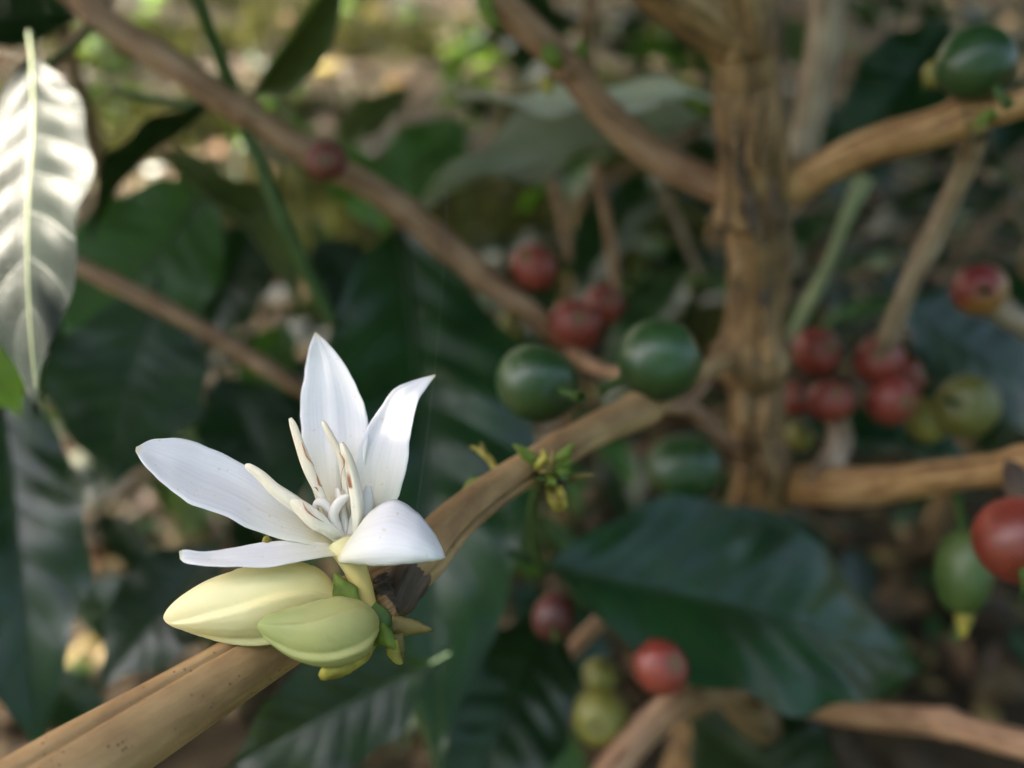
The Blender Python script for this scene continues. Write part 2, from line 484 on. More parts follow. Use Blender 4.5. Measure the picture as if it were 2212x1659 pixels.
def tube_mesh(name, ctrl, mat, n=40, sides=14, shape=None, rough=0.0, seed=0, world=True, cap=True, flat=1.0):
    """ctrl: (x, y, z, r) in the world; shape(angle, t) scales the radius; angle 0 is up in the picture, 90 degrees faces the viewer"""
    s = catmull(ctrl, n)
    C = [Vector(p[:3]) for p in s]
    R = [max(1e-5, p[3]) for p in s]
    verts, faces, uvs = [], [], []
    nrm = None
    ln = 0.0
    for i in range(n + 1):
        a = C[max(0, i - 1)]
        b = C[min(n, i + 1)]
        D = (b - a).normalized()
        if nrm is None:
            nrm = UP - D * UP.dot(D)
            if nrm.length < 0.15:
                nrm = -FWD - D * (-FWD).dot(D)
        else:
            nrm = nrm - D * nrm.dot(D)
        nrm.normalize()
        bi = D.cross(nrm)
        if i:
            ln += (C[i] - C[i - 1]).length
        t = i / n
        for j in range(sides + 1):
            an = 2 * math.pi * j / sides
            r = R[i]
            if shape:
                r *= shape(an, t)
            if rough:
                q = Vector((math.cos(an) * 1.3 + seed * 3.1, math.sin(an) * 1.3, ln * 60.0))
                q2 = Vector((math.cos(an) * 4.0 + seed * 3.1, math.sin(an) * 4.0, ln * 260.0))
                q3 = Vector((math.cos(an) * 5.5 + seed, math.sin(an) * 5.5, ln * 30.0))
                r *= 1.0 + rough * (noise.noise(q) + 0.5 * noise.noise(q2) + 0.7 * noise.noise(q3))
            v = C[i] + nrm * (math.cos(an) * r) + bi * (math.sin(an) * r * flat)
            verts.append(v)
            uvs.append((j / sides, ln * 100.0))
    for i in range(n):
        for j in range(sides):
            a = i * (sides + 1) + j
            faces.append((a, a + 1, a + sides + 2, a + sides + 1))
    if cap:
        for i, flip in ((0, False), (n, True)):
            k = len(verts)
            verts.append(C[i])
            uvs.append((0.5, 0.0 if i == 0 else ln * 100.0))
            o = i * (sides + 1)
            for j in range(sides):
                f = (o + j, k, o + j + 1) if flip else (o + j + 1, k, o + j)
                faces.append(f)
    return make_mesh(name, verts, faces, mat, uvs)

def px_ctrl(pts):
    """(x, y, d, radius in picture pixels) -> world points with a radius in metres"""
    out = []
    for x, y, d, r in pts:
        p = P(x, y, d)
        out.append((p.x, p.y, p.z, r * d / FPX))
    return out

def norm_uv(me):
    """rescale UV.y to 0..1"""
    lay = me.uv_layers[0].data
    a = np.empty(len(lay) * 2, dtype=np.float32)
    lay.foreach_get('uv', a)
    mx = a[1::2].max()
    a[1::2] /= max(mx, 1e-9)
    lay.foreach_set('uv', a)
    return me

def rail_mesh(name, rows, mat, bulge=0.0, nu=28, nv=12, thick=0.0003, keel=0.0, jag=0.0, seed=0, ripple=0.0):
    """a blade lofted between two margins. rows: (x, y, d, x, y, d) from base to tip; bulge > 0 swells towards the viewer (metres)"""
    s = catmull(rows, nu)
    top, uvs = [], []
    for i, r in enumerate(s):
        a = P(*r[:3])
        b = P(*r[3:6])
        t = i / nu
        w = (b - a)
        if jag:
            a = a - w * (jag * noise.noise(Vector((t * 16 + seed, 0.3, 0))))
            b = b + w * (jag * noise.noise(Vector((t * 16 + seed, 7.3, 0))))
            w = b - a
        env = math.sin(math.pi * min(1.0, 0.08 + t * 0.92)) ** 0.7 if t < 1 else 0.0
        for j in range(nv + 1):
            v = j / nv
            p = a + w * v
            off = bulge * (1 - (2 * v - 1) ** 2) * env
            off += keel * math.exp(-((v - 0.5) / 0.07) ** 2) * env
            off += ripple * noise.noise(Vector((t * 5 + seed, v * 3, 1.7))) * env
            top.append(p - FWD * off)
            uvs.append((t, v))
    # thickness: offset along the local normal
    W = nv + 1
    G = np.array([tuple(p) for p in top]).reshape(nu + 1, W, 3)
    du = np.gradient(G, axis=0)
    dv = np.gradient(G, axis=1)
    nn = np.cross(du, dv)
    nn /= np.maximum(np.linalg.norm(nn, axis=2, keepdims=True), 1e-12)
    edge = 1.0 - np.abs(np.linspace(-1, 1, W)) ** 6
    edge = edge[None, :, None] * np.minimum(1, (1 - np.linspace(0, 1, nu + 1)) * 12)[:, None, None]
    half = thick * 0.5 * (0.15 + 0.85 * edge)
    A = (G + nn * half).reshape(-1, 3)
    B = (G - nn * half).reshape(-1, 3)
    verts = [tuple(v) for v in A] + [tuple(v) for v in B]
    K = len(A)
    faces = []
    for i in range(nu):
        for j in range(nv):
            a = i * W + j
            faces.append((a, a + 1, a + W + 1, a + W))
            faces.append((K + a, K + a + W, K + a + W + 1, K + a + 1))
    rim = [j for j in range(W)] + [i * W + nv for i in range(1, nu + 1)] + [nu * W + j for j in range(nv - 1, -1, -1)] + [i * W for i in range(nu - 1, 0, -1)]
    for k in range(len(rim)):
        a, b = rim[k], rim[(k + 1) % len(rim)]
        faces.append((b, a, K + a, K + b))
    return make_mesh(name, verts, faces, mat, uvs + uvs)

# ------------------------------------------------------------------ leaves
LEAF_H = [(0, .02), (.04, .10), (.10, .235), (.2, .375), (.32, .465), (.44, .50), (.56, .475), (.68, .39), (.78, .27), (.86, .15), (.92, .07), (.97, .025), (1, .004)]

def leaf_half(u):
    for (a, ha), (b, hb) in zip(LEAF_H, LEAF_H[1:]):
        if u <= b:
            f = (u - a) / (b - a)
            return ha + (hb - ha) * f
    return 0.004

LEAF_CACHE = {}

def leaf_meshes(mat, bend=0.15, fold=0.10, wave=0.02, seed=0, nu=30, nv=10, twist=0.0, quilt=0.010, curl=0.0, rib=True, ribmat=None):
    key = (mat, bend, fold, wave, seed, nu, nv, twist, quilt, curl, ribmat)
    if key in LEAF_CACHE:
        return LEAF_CACHE[key]
    rnd = random.Random(seed)
    ph = rnd.random() * 6.28
    sway = (rnd.random() - 0.5) * 0.10
    def pos(u, v):
        h = leaf_half(u)
        y = v * h * (1 + 0.05 * math.sin(u * 26 + ph))
        s = abs(v)
        z = -bend * 4 * (u - 0.35) * abs(u - 0.35) - curl * u ** 4
        z += fold * s * h * 2 * 0.5
        z += wave * math.sin(u * 19 + ph + (1.5 if v > 0 else 0)) * s * s
        f = (u * 8.0 - s * 1.3) % 1.0
        z += quilt * math.sin(math.pi * f) * math.sin(math.pi * min(1, s * 1.1)) * (h * 2)
        z += twist * v * h * (u - 0.3)
        y += sway * math.sin(u * math.pi)
        return (u, y, z)
    verts, uvs, faces = [], [], []
    for i in range(nu + 1):
        u = i / nu
        for j in range(nv + 1):
            v = 2 * j / nv - 1
            verts.append(pos(u, v))
            uvs.append((u, j / nv))
    W = nv + 1
    for i in range(nu):
        for j in range(nv):
            a = i * W + j
            faces.append((a, a + W, a + W + 1, a + 1))
    blade = make_mesh('leaf', verts, faces, mat, uvs)
    # midrib with the petiole
    rv, rf, ru = [], [], []
    n = 14
    for i in range(n + 1):
        u = -0.09 + 1.03 * i / n
        c = pos(max(0, u), 0.0)
        x, y, z = (u, c[1], c[2] if u >= 0 else pos(0, 0)[2] + 0.02 * (u / 0.09) ** 2)
        r = 0.0105 * (1 - 0.85 * i / n)
        for j in range(6):
            an = math.pi * 2 * j / 6
            rv.append((x, y + math.cos(an) * r * 2.2, z + math.sin(an) * r * 0.8))
            ru.append((j / 6, i / n))
    for i in range(n):
        for j in range(6):
            a = i * 6 + j
            b = i * 6 + (j + 1) % 6
            rf.append((a, b, b + 6, a + 6))
    rb = make_mesh('midrib', rv, rf, ribmat or ('rib_dark' if mat == 'leaf' else 'stem_green'), ru)
    LEAF_CACHE[key] = (blade, rb)
    return blade, rb

def leaf_matrix(base, tip, width, normal):
    X = tip - base
    Ln = X.length
    Xn = X.normalized()
    Z = (normal - Xn * normal.dot(Xn)).normalized()
    Y = Z.cross(Xn)
    m = Matrix.Identity(4)
    m.col[0] = (*(Xn * Ln), 0)
    m.col[1] = (*(Y * width), 0)
    m.col[2] = (*(Z * Ln), 0)
    m.col[3] = (*base, 1)
    return m

def add_leaf(parent, base, tip, width, normal, mat='leaf', label=None, rib=True, name='leaf', **kw):
    blade, rb = leaf_meshes(mat, **kw)
    mw = leaf_matrix(base, tip, width, normal)
    o = link(name, blade, parent, mw, label)
    if rib:
        r = bpy.data.objects.new('midrib', rb)
        COL.objects.link(r)
        r.parent = o
    return o

# ------------------------------------------------------------------ cherries
def cherry_mesh(name, mat, seed=0, apex=0.12):
    """unit radius; stalk end at -Z, navel at +Z; two shallow flanks like a real coffee cherry"""
    verts, faces, uvs = [], [], []
    nu, nv = 20, 24
    for i in range(nu + 1):
        th = math.pi * i / nu
        for j in range(nv):
            ph = 2 * math.pi * j / nv
            r = 1.0
            r -= apex * math.exp(-((th) / 0.28) ** 2)
            r -= 0.10 * math.exp(-((math.pi - th) / 0.3) ** 2)
            r *= 1 + 0.03 * math.cos(2 * ph) * math.sin(th) + 0.02 * noise.noise(Vector((math.cos(ph) + seed, math.sin(ph), th)))
            r += 0.035 * math.exp(-((th - 0.42) / 0.10) ** 2)
            verts.append((r * math.sin(th) * math.cos(ph), r * math.sin(th) * math.sin(ph), r * math.cos(th)))
            uvs.append((j / nv, i / nu))
    for i in range(nu):
        for j in range(nv):
            a = i * nv + j
            b = i * nv + (j + 1) % nv
            faces.append((a, a + nv, b + nv, b))
    return make_mesh(name, verts, faces, mat, uvs)

def navel_mesh():
    verts, faces = [], []
    rings = [(0.0, 0.86), (0.10, 0.865), (0.17, 0.90), (0.23, 0.93), (0.28, 0.905), (0.30, 0.87)]
    n = 14
    for r, z in rings:
        for j in range(n):
            a = 2 * math.pi * j / n
            verts.append((r * math.cos(a), r * math.sin(a), z + 0.02))
    for i in range(len(rings) - 1):
        for j in range(n):
            a = i * n + j
            b = i * n + (j + 1) % n
            faces.append((a, a + n, b + n, b))
    return make_mesh('navel', verts, faces, 'navel')

def stalk_mesh():
    verts, faces = [], []
    n = 8
    rings = [(0.16, -0.86), (0.13, -1.0), (0.11, -1.2), (0.12, -1.42), (0.16, -1.6)]
    for r, z in rings:
        for j in range(n):
            a = 2 * math.pi * j / n
            verts.append((r * math.cos(a), r * math.sin(a), z))
    for i in range(len(rings) - 1):
        for j in range(n):
            a = i * n + j
            b = i * n + (j + 1) % n
            faces.append((a, b, b + n, a + n))
    return make_mesh('fruit_stalk', verts, faces, 'stem_green')

CH = {}
NAVEL = navel_mesh()
STALK = stalk_mesh()

def add_cherry(parent, x, y, d, rx, ry, axis, mat, label, tilt=0.0, stalk=True):
    """rx, ry: half width and half height in picture pixels; axis points from the stalk to the navel"""
    if mat not in CH:
        CH[mat] = cherry_mesh('cherry', mat, len(CH))
    p = P(x, y, d)
    sx, sy = rx * d / FPX, ry * d / FPX
    # ellipsoid stretched in the picture plane, then the fruit axis turned within it
    A = Matrix.Identity(3)
    c, s = math.cos(tilt), math.sin(tilt)
    ex = RIGHT * c + UP * s
    ey = -RIGHT * s + UP * c
    ez = -FWD
    basis = Matrix((ex, ey, ez)).transposed()
    sc = Matrix.Diagonal((sx, sy, (sx + sy) * 0.5))
    q = Vector(axis).normalized().to_track_quat('Z', 'Y').to_matrix()
    m3 = basis @ sc @ q
    mw = m3.to_4x4()
    mw.translation = p
    o = link('cherry', CH[mat], parent, mw, label)
    for nm, me in (('navel', NAVEL),) + ((('fruit_stalk', STALK),) if stalk else ()):
        c_ = bpy.data.objects.new(nm, me)
        COL.objects.link(c_)
        c_.parent = o
    return o

# ------------------------------------------------------------------ ground
rng = random.Random(11)

def ground_z(x, y):
    return 0.03 * noise.noise(Vector((x * 1.1, y * 1.1, 3.0))) + 0.012 * noise.noise(Vector((x * 6, y * 6, 9.0)))

def build_ground():
    xs = np.concatenate([np.linspace(-60, -4, 15), np.linspace(-3.8, 3.8, 110), np.linspace(4, 60, 15)])
    ys = np.concatenate([np.linspace(-60, -1, 12), np.linspace(-0.8, 6.5, 110), np.linspace(7, 120, 18)])
    verts = [(x, y, ground_z(x, y)) for y in ys for x in xs]
    W = len(xs)
    faces = [(j * W + i, j * W + i + 1, (j + 1) * W + i + 1, (j + 1) * W + i) for j in range(len(ys) - 1) for i in range(W - 1)]
    o = link('ground', make_mesh('ground', verts, faces, 'soil'))
    o['kind'] = 'structure'
build_ground()

def to_ground(x, y):
    d = RIGHT * ((x - 1106.0) / FPX) + UP * ((829.5 - y) / FPX) + FWD
    t = (0.0 - CAM.z) / d.z
    return CAM + d * t

# ------------------------------------------------------------------ the flowering shrub
trunk_base = Vector((P(1640, 1080, .27).x - 0.01, P(1640, 1080, .27).y + 0.02, 0.0))
S1 = base_empty('coffee_shrub', trunk_base, 'coffee shrub with upright brown trunk, white flower and dark green cherries in front', 'shrub', 'coffee shrubs')

def build_trunk():
    pts = px_ctrl([(1560, -260, .176, 80), (1590, -60, .186, 82), (1604, 40, .192, 84), (1610, 100, .196, 78), (1613, 140, .198, 65), (1616, 185, .202, 74), (1617, 260, .206, 78), (1622, 340, .211, 74), (1626, 410, .216, 76), (1630, 448, .219, 88), (1634, 478, .221, 63), (1638, 530, .225, 69), (1638, 640, .233, 65), (1630, 720, .239, 69), (1626, 775, .242, 86), (1632, 815, .245, 61), (1638, 880, .249, 58), (1640, 970, .254, 54), (1640, 1080, .262, 58)])
    last = pts[-1]
    b = trunk_base
    for f in (0.25, 0.6, 1.0):
        pts.append((last[0] + (b.x - last[0]) * f, last[1] + (b.y - last[1]) * f, last[2] + (-0.02 - last[2]) * f, 0.009 + 0.004 * f))
    def shape(a, t):
        return 1 + 0.05 * math.sin(3 * a + 9 * t) + 0.04 * math.sin(7 * a + 25 * t)
    link('trunk', tube_mesh('trunk', pts, 'bark_trunk', n=150, sides=30, shape=shape, rough=0.09, seed=2), S1)
    # pale flakes and strips of lifted bark along the trunk
    r = random.Random(5)
    for k in range(34):
        t = r.random()
        y0 = 130 + t * 900
        cx = 1610 + 30 * (y0 / 1000)
        d = .197 + (y0 - 120) / 960 * .065
        half = 80 - 20 * (y0 / 1000)
        off = r.uniform(-0.75, 0.8)
        x0 = cx + half * off
        ln = r.uniform(35, 120)
        w = r.uniform(6, 15)
        dd = d - half * d / FPX * math.sqrt(max(0.02, 1 - off * off)) * 1.03
        sk = r.uniform(-8, 8)
        rows = [(x0 - w * .3, y0, dd, x0 + w * .3, y0, dd), (x0 - w + sk * .5, y0 + ln * .4, dd - .0006, x0 + w + sk * .5, y0 + ln * .4, dd - .0002), (x0 - w * .8 + sk, y0 + ln * .8, dd - .0002, x0 + w * .7 + sk, y0 + ln * .8, dd), (x0 + sk, y0 + ln, dd + .0004, x0 + w * .2 + sk, y0 + ln, dd + .0004)]
        link('bark_flake', rail_mesh('bark_flake', rows, r.choice(['bark_tan', 'bark_trunk', 'bark_trunk', 'bark_dark']), bulge=0.0003, nu=8, nv=3, thick=0.0006, jag=0.25, seed=k), S1)
build_trunk()

def branch(parent, pts, mat, name='branch', n=50, sides=16, rough=0.05, seed=0, shape=None, label=None, nodes=()):
    """nodes: (t, width, amount) swellings where leaves once stood"""
    def sh(a, t):
        k = shape(a, t) if shape else 1.0
        for (tt, w, am) in nodes:
            k *= 1 + am * math.exp(-((t - tt) / w) ** 2)
        return k
    return link(name, tube_mesh(name, px_ctrl(pts), mat, n=n, sides=sides, rough=rough, seed=seed, shape=sh), parent, None, label)

# the flowering branch, two stretches that meet at the node under the flower
def near_shape(a, t):
    k = 1.0
    k -= 0.13 * math.exp(-((a - 0.46 - .05 * math.sin(t * 9)) / 0.06) ** 2) * min(1, t * 4 + .3)         # long crack near the upper edge
    k += 0.05 * math.exp(-((a - 0.15) / 0.2) ** 2)
    k += 0.03 * math.sin(2 * a + 1.0)
    return k
branch(S1, [(-260, 1880, .0775, 108), (-60, 1792, .0820, 104), (150, 1668, .0875, 96), (330, 1558, .0930, 82), (485, 1461, .0980, 70), (640, 1365, .1025, 60), (780, 1287, .1055, 55), (880, 1236, .1070, 54)],
       'bark_near', n=130, sides=144, rough=0.012, seed=1, shape=near_shape, label='smooth tan near stretch of the flowering branch')
def far_shape(a, t):
    k = 1.0
    fade = min(1, t * 6) * max(0, 1 - max(0, t - .45) / .12) if t < .57 else 0.0
    k -= 0.26 * math.exp(-((a - 1.95) / 0.11) ** 2) * fade                      # dark groove along the underside
    k += 0.10 * math.exp(-((a - 2.30) / 0.16) ** 2) * fade
    k += 0.03 * math.sin(2 * a + .4)
    return k
branch(S1, [(868, 1242, .1068, 52), (905, 1212, .1080, 56), (945, 1164, .1115, 50), (1000, 1110, .117, 44), (1085, 1046, .126, 39), (1160, 1001, .134, 38), (1250, 948, .146, 36), (1330, 908, .156, 38), (1385, 882, .164, 42), (1408, 872, .169, 34), (1450, 846, .185, 22), (1510, 806, .21, 20), (1590, 772, .243, 24)],
       'bark_near', n=130, sides=132, rough=0.02, seed=3, shape=far_shape, label='far stretch of the flowering branch with a dark groove', nodes=((.46, .02, .10), (.70, .012, .10)))
# dark scaly node under the flower
def node_scale(rows, mat, name, parent=S1, **kw):
    return link(name, rail_mesh(name, rows, mat, **kw), parent)
link('node', tube_mesh('node', px_ctrl([(842, 1332, .1025, 16), (852, 1306, .1032, 40), (864, 1276, .1042, 47), (876, 1254, .1055, 50), (890, 1236, .1068, 46)]), 'bark_dark', n=40, sides=48, rough=0.24, seed=8), S1, None, 'dark brown scaly node below the white flower')
node_scale([(812, 1246, .1024, 834, 1236, .1026), (806, 1266, .1016, 846, 1262, .1020), (820, 1290, .1010, 856, 1290, .1014), (846, 1318, .1008, 858, 1318, .101)], 'bark_dark', 'stipule', bulge=0.0004, thick=0.0004, jag=0.25, seed=4, ripple=0.0008)
node_scale([(812, 1288, .1005, 828, 1280, .1006), (828, 1310, .1000, 846, 1300, .1003), (846, 1328, .1, 856, 1320, .1003), (858, 1340, .1002, 862, 1336, .1004)], 'bark_tan', 'stipule', bulge=0.0003, thick=0.0003, jag=0.12, seed=9)

# ---- the open flower
throat = P(745, 1180, .0995)
FL = bpy.data.objects.new('flower', None)
COL.objects.link(FL)
FL.empty_display_size = 0.005
FL.parent = S1
FL.matrix_parent_inverse = Matrix.Translation(S1.location).inverted()
FL.location = P(788, 1318, .098)
FL['label'] = 'open white flower with five petals and cream anthers'
WORLD[FL.name] = Matrix.Translation(FL.location)
petals = [
    ([(738, 1160, .1005, 722, 1184, .0992), (690, 1108, .1015, 652, 1174, .0980), (620, 1057, .1022, 560, 1152, .0970), (540, 1010, .1025, 482, 1113, .0966), (450, 966, .1022, 405, 1083, .0966), (385, 947, .1016, 350, 1042, .0970), (330, 949, .1008, 312, 1003, .0978), (294, 966, .0995, 293, 975, .0990)], -0.0012, 0.0, 1),
    ([(705, 1150, .1010, 748, 1150, .1010), (676, 1060, .1030, 778, 1060, .1030), (656, 980, .1045, 792, 985, .1042), (650, 900, .1060, 796, 922, .1055), (653, 830, .1073, 780, 858, .1068), (661, 780, .1080, 753, 802, .1077), (670, 745, .1085, 722, 757, .1083), (680, 718, .1088, 684, 719, .1088)], -0.0010, 0.00025, 2),
    ([(752, 1150, .1008, 800, 1140, .1000), (768, 1060, .1022, 852, 1088, .1008), (767, 985, .1040, 876, 1020, .1022), (787, 935, .1053, 885, 950, .1038), (822, 880, .1066, 893, 905, .1052), (850, 842, .1075, 905, 862, .1064), (887, 824, .1080, 921, 838, .1074), (939, 809, .1084, 941, 811, .1084)], -0.0008, 0.0, 3),
    ([(752, 1172, .0995, 731, 1210, .0984), (768, 1148, .0986, 738, 1216, .0965), (797, 1108, .0982, 778, 1219, .0945), (848, 1079, .0978, 832, 1222, .0930), (898, 1104, .0972, 885, 1216, .0926), (932, 1142, .0966, 925, 1213, .0928), (950, 1174, .0958, 948, 1209, .0938), (961, 1201, .0948, 963, 1204, .0948)], 0.0022, 0.0, 4),
    ([(742, 1178, .0995, 748, 1199, .0986), (690, 1171, .0990, 700, 1203, .0968), (620, 1168, .0980, 640, 1214, .0948), (560, 1173, .0970, 570, 1225, .0935), (500, 1184, .0960, 500, 1224, .0930), (445, 1191, .0952, 440, 1221, .0930), (405, 1187, .0946, 402, 1216, .0934), (387, 1190, .0942, 389, 1207, .0939)], -0.0007, 0.0, 5),
]
for rows, bl, keel, sd in petals:
    link('petal', rail_mesh('petal', rows, 'petal', bulge=bl, nu=44, nv=18, thick=0.00034, keel=keel, jag=0.022, seed=sd * 3, ripple=0.0005), FL)
def sub_tube(name, pts, mat, n=24, sides=14, parent=FL, flat=1.0, rough=0.04, seed=0, shape=None):
    me = norm_uv(tube_mesh(name, px_ctrl(pts), mat, n=n, sides=sides, rough=rough, seed=seed, flat=flat, shape=shape))
    return link(name, me, parent)
sub_tube('corolla_tube', [(794, 1326, .0985, 27), (789, 1300, .0984, 23), (781, 1265, .0985, 23), (768, 1228, .0987, 25), (752, 1195, .0991, 30), (742, 1172, .0996, 36)], 'tube', n=30, sides=24, rough=0.02)
def anther(pts, seed):
    def sh(a, t):
        return 1 + 0.16 * math.cos(2 * (a - 2.2)) - 0.20 * math.exp(-((a - 2.2) / 0.22) ** 2)
    pts = [(x, y, d, q * .96) for x, y, d, q in pts]
    sub_tube('anther', pts, 'anther', n=40, sides=28, flat=0.7, rough=0.07, seed=seed, shape=sh)
anther([(718, 1150, .0998, 6), (706, 1105, .1000, 10), (692, 1068, .1000, 13), (668, 1015, .0998, 16), (648, 962, .0996, 13), (634, 920, .0995, 10), (627, 903, .0995, 5)], 1)
anther([(755, 1120, .1005, 7), (748, 1050, .1012, 12), (735, 985, .1018, 13), (716, 945, .1022, 11), (703, 920, .1024, 9), (697, 909, .1025, 4)], 2)
anther([(768, 1160, .0994, 8), (772, 1110, .0990, 20), (768, 1060, .0988, 21), (756, 1005, .0988, 18), (744, 972, .0989, 13), (737, 956, .0990, 7)], 3)
anther([(722, 1150, .0992, 8), (680, 1125, .0986, 12), (638, 1088, .0982, 17), (600, 1062, .0982, 15), (565, 1028, .0985, 12), (540, 1010, .0987, 9), (530, 1005, .0988, 4)], 4)
anther([(738, 1160, .0990, 8), (712, 1145, .0980, 14), (680, 1122, .0976, 20), (650, 1096, .0976, 16), (628, 1080, .0978, 8)], 5)
for pts, sd in (([(738, 1165, .0992, 7), (728, 1130, .0990, 9), (712, 1100, .0990, 10), (697, 1086, .0991, 11), (685, 1088, .0991, 9), (680, 1100, .0990, 5)], 1), ([(742, 1165, .0992, 7), (728, 1140, .0988, 10), (720, 1115, .0986, 11), (728, 1092, .0985, 11), (744, 1076, .0985, 9), (752, 1070, .0986, 4)], 2)):
    sub_tube('stigma_lobe', pts, 'style', n=24, sides=12, rough=0.03, seed=sd)

for pts in ([(744, 1168, .0997, 12), (741, 1125, .1001, 20), (735, 1085, .1004, 17), (728, 1052, .1007, 8)],
            [(758, 1160, .0996, 12), (778, 1118, .0999, 22), (790, 1082, .1003, 18), (796, 1050, .1007, 7)],
            [(735, 1168, .0995, 10), (700, 1138, .0996, 15), (668, 1112, .0998, 12), (650, 1096, .1, 6)]):
    sub_tube('filament', pts, 'style', n=22, sides=14, rough=0.05, seed=3, flat=0.6)
M['slit'] = soft_material('pollen_slit_brown', (0.28, 0.11, 0.05), (0.50, 0.28, 0.15), noise_scale=900.0, rough=0.8, trans=0.0)
for pts in ([(652, 955, .0990, 0.55), (656, 967, .0988, 2.20), (663, 986, .0988, 2.75), (674, 1000, .0989, 1.10), (679, 1008, .099, 0.55)],
            [(683, 1022, .0990, 0.55), (686, 1032, .0989, 2.20), (690, 1046, .0989, 3.30), (696, 1051, .099, 1.10)],
            [(679, 1052, .0991, 1.10), (684, 1055, .0990, 2.20), (688, 1062, .0991, 0.55)],
            [(733, 978, .0985, 0.55), (738, 985, .0980, 2.20), (743, 995, .0978, 3.30), (743, 1008, .0978, 1.65), (739, 1017, .0978, 0.66), (737, 1035, .0979, 0.83), (737, 1050, .0979, 1.38), (737, 1062, .0981, 0.55)],
            [(654, 1084, .0970, 0.55), (658, 1094, .0968, 2.20), (664, 1104, .0967, 2.75), (676, 1114, .0967, 2.20), (690, 1123, .0968, 1.10), (700, 1128, .097, 0.55)]):
    sub_tube('anther_slit', [(x, y, d, q * .75) for x, y, d, q in pts], 'slit', n=20, sides=8, rough=0.35, seed=len(pts))

# ---- the two closed buds
def bud_mesh(name, axis_pts, mat, ridges=5, twist=1.6, amp=0.085, phase=0.0):
    def sh(a, t):
        x = ((a + twist * t * 2 + phase) * ridges / (2 * math.pi)) % 1.0
        step = x if x < 0.90 else (1 - x) / 0.10 * 0.90      # overlapping petals: a slow rise and a quick drop
        return 1 + amp * (step - 0.41) * 2 * math.sin(math.pi * min(1, 0.12 + t * 0.88)) ** 0.5
    return norm_uv(tube_mesh(name, px_ctrl(axis_pts), mat, n=80, sides=120, rough=0.015, shape=sh))
def bud(pts, mat, label, **kw):
    me = bud_mesh('flower_bud', pts, mat, **kw)
    return link('flower_bud', me, S1, None, label)
bud([(790, 1322, .0985, 10), (755, 1310, .0985, 20), (715, 1302, .0985, 38), (670, 1295, .0985, 66), (610, 1296, .0983, 81), (540, 1304, .0980, 80), (470, 1312, .0976, 66), (415, 1322, .0973, 46), (378, 1330, .0971, 27), (360, 1334, .0970, 12), (356, 1335, .0970, 3)], 'bud_cream', 'larger cream yellow flower bud, closed', phase=0.55, amp=0.11, twist=0.8)
bud([(812, 1352, .0945, 8), (803, 1352, .0942, 34), (786, 1354, .0938, 56), (750, 1362, .0930, 70), (705, 1368, .0924, 70), (655, 1366, .0919, 58), (610, 1358, .0915, 41), (578, 1352, .0913, 25), (562, 1350, .0912, 12), (557, 1349, .0912, 3)], 'bud_green', 'smaller yellow green flower bud, closed', phase=0.2, amp=0.10, twist=0.6)

# ---- bracts round the node
def bract(rows, mat, bulge=0.0005, thick=0.00035, jag=0.05, seed=0, parent=S1):
    return link('bract', rail_mesh('bract', rows, mat, bulge=bulge, nu=16, nv=8, thick=thick, jag=jag, seed=seed), parent)
bract([(742, 1312, .0972, 790, 1312, .0968), (722, 1292, .0972, 776, 1290, .0966), (720, 1262, .0974, 772, 1268, .0968), (721, 1243, .0976, 748, 1254, .0973), (722, 1236, .0978, 724, 1237, .0978)], 'bract', seed=1)
bract([(800, 1352, .0945, 806, 1396, .0945), (826, 1345, .0940, 820, 1396, .0938), (846, 1362, .0936, 836, 1398, .0935), (853, 1388, .0935, 848, 1400, .0935), (856, 1401, .0936, 855, 1402, .0936)], 'bract', seed=2)
bract([(812, 1400, .0965, 800, 1372, .0965), (790, 1430, .0945, 765, 1412, .0930), (758, 1452, .0930, 730, 1435, .0915), (722, 1466, .0922, 698, 1440, .0910), (694, 1469, .0918, 688, 1458, .0914)], 'bract_yellow', bulge=0.0008, jag=0.10, seed=3)
bract([(846, 1330, .0985, 850, 1372, .0985), (880, 1334, .0992, 870, 1374, .0990), (910, 1345, .0998, 895, 1370, .0996), (938, 1360, .1005, 936, 1363, .1005)], 'bract_brown', seed=4)
bract([(846, 1370, .0975, 872, 1366, .0982), (836, 1398, .0972, 874, 1396, .0980), (840, 1420, .0970, 872, 1420, .0978), (858, 1430, .0970, 872, 1432, .0976)], 'bract_brown', jag=0.15, seed=5)
bract([(842, 1385, .0968, 860, 1380, .0970), (836, 1405, .0966, 864, 1402, .0970), (846, 1424, .0965, 868, 1424, .0970), (866, 1434, .0968, 870, 1434, .0970)], 'bract_yellow', jag=0.15, seed=6)
bract([(790, 1330, .0958, 812, 1300, .0965), (806, 1342, .0952, 838, 1318, .096), (824, 1350, .0952, 846, 1340, .0962), (836, 1352, .0956, 844, 1350, .0962)], 'stem_green', seed=7)
bract([(786, 1320, .0955, 812, 1330, .0962), (790, 1340, .0950, 820, 1345, .0958), (804, 1362, .0948, 826, 1362, .0958), (818, 1375, .0952, 822, 1375, .0955)], 'stem_green', seed=8)
bract([(566, 1180, .0975, 590, 1180, .0975), (568, 1166, .0978, 588, 1168, .0978), (572, 1160, .098, 584, 1163, .098), (577, 1158, .098, 579, 1158, .098)], 'bract_yellow', seed=9)

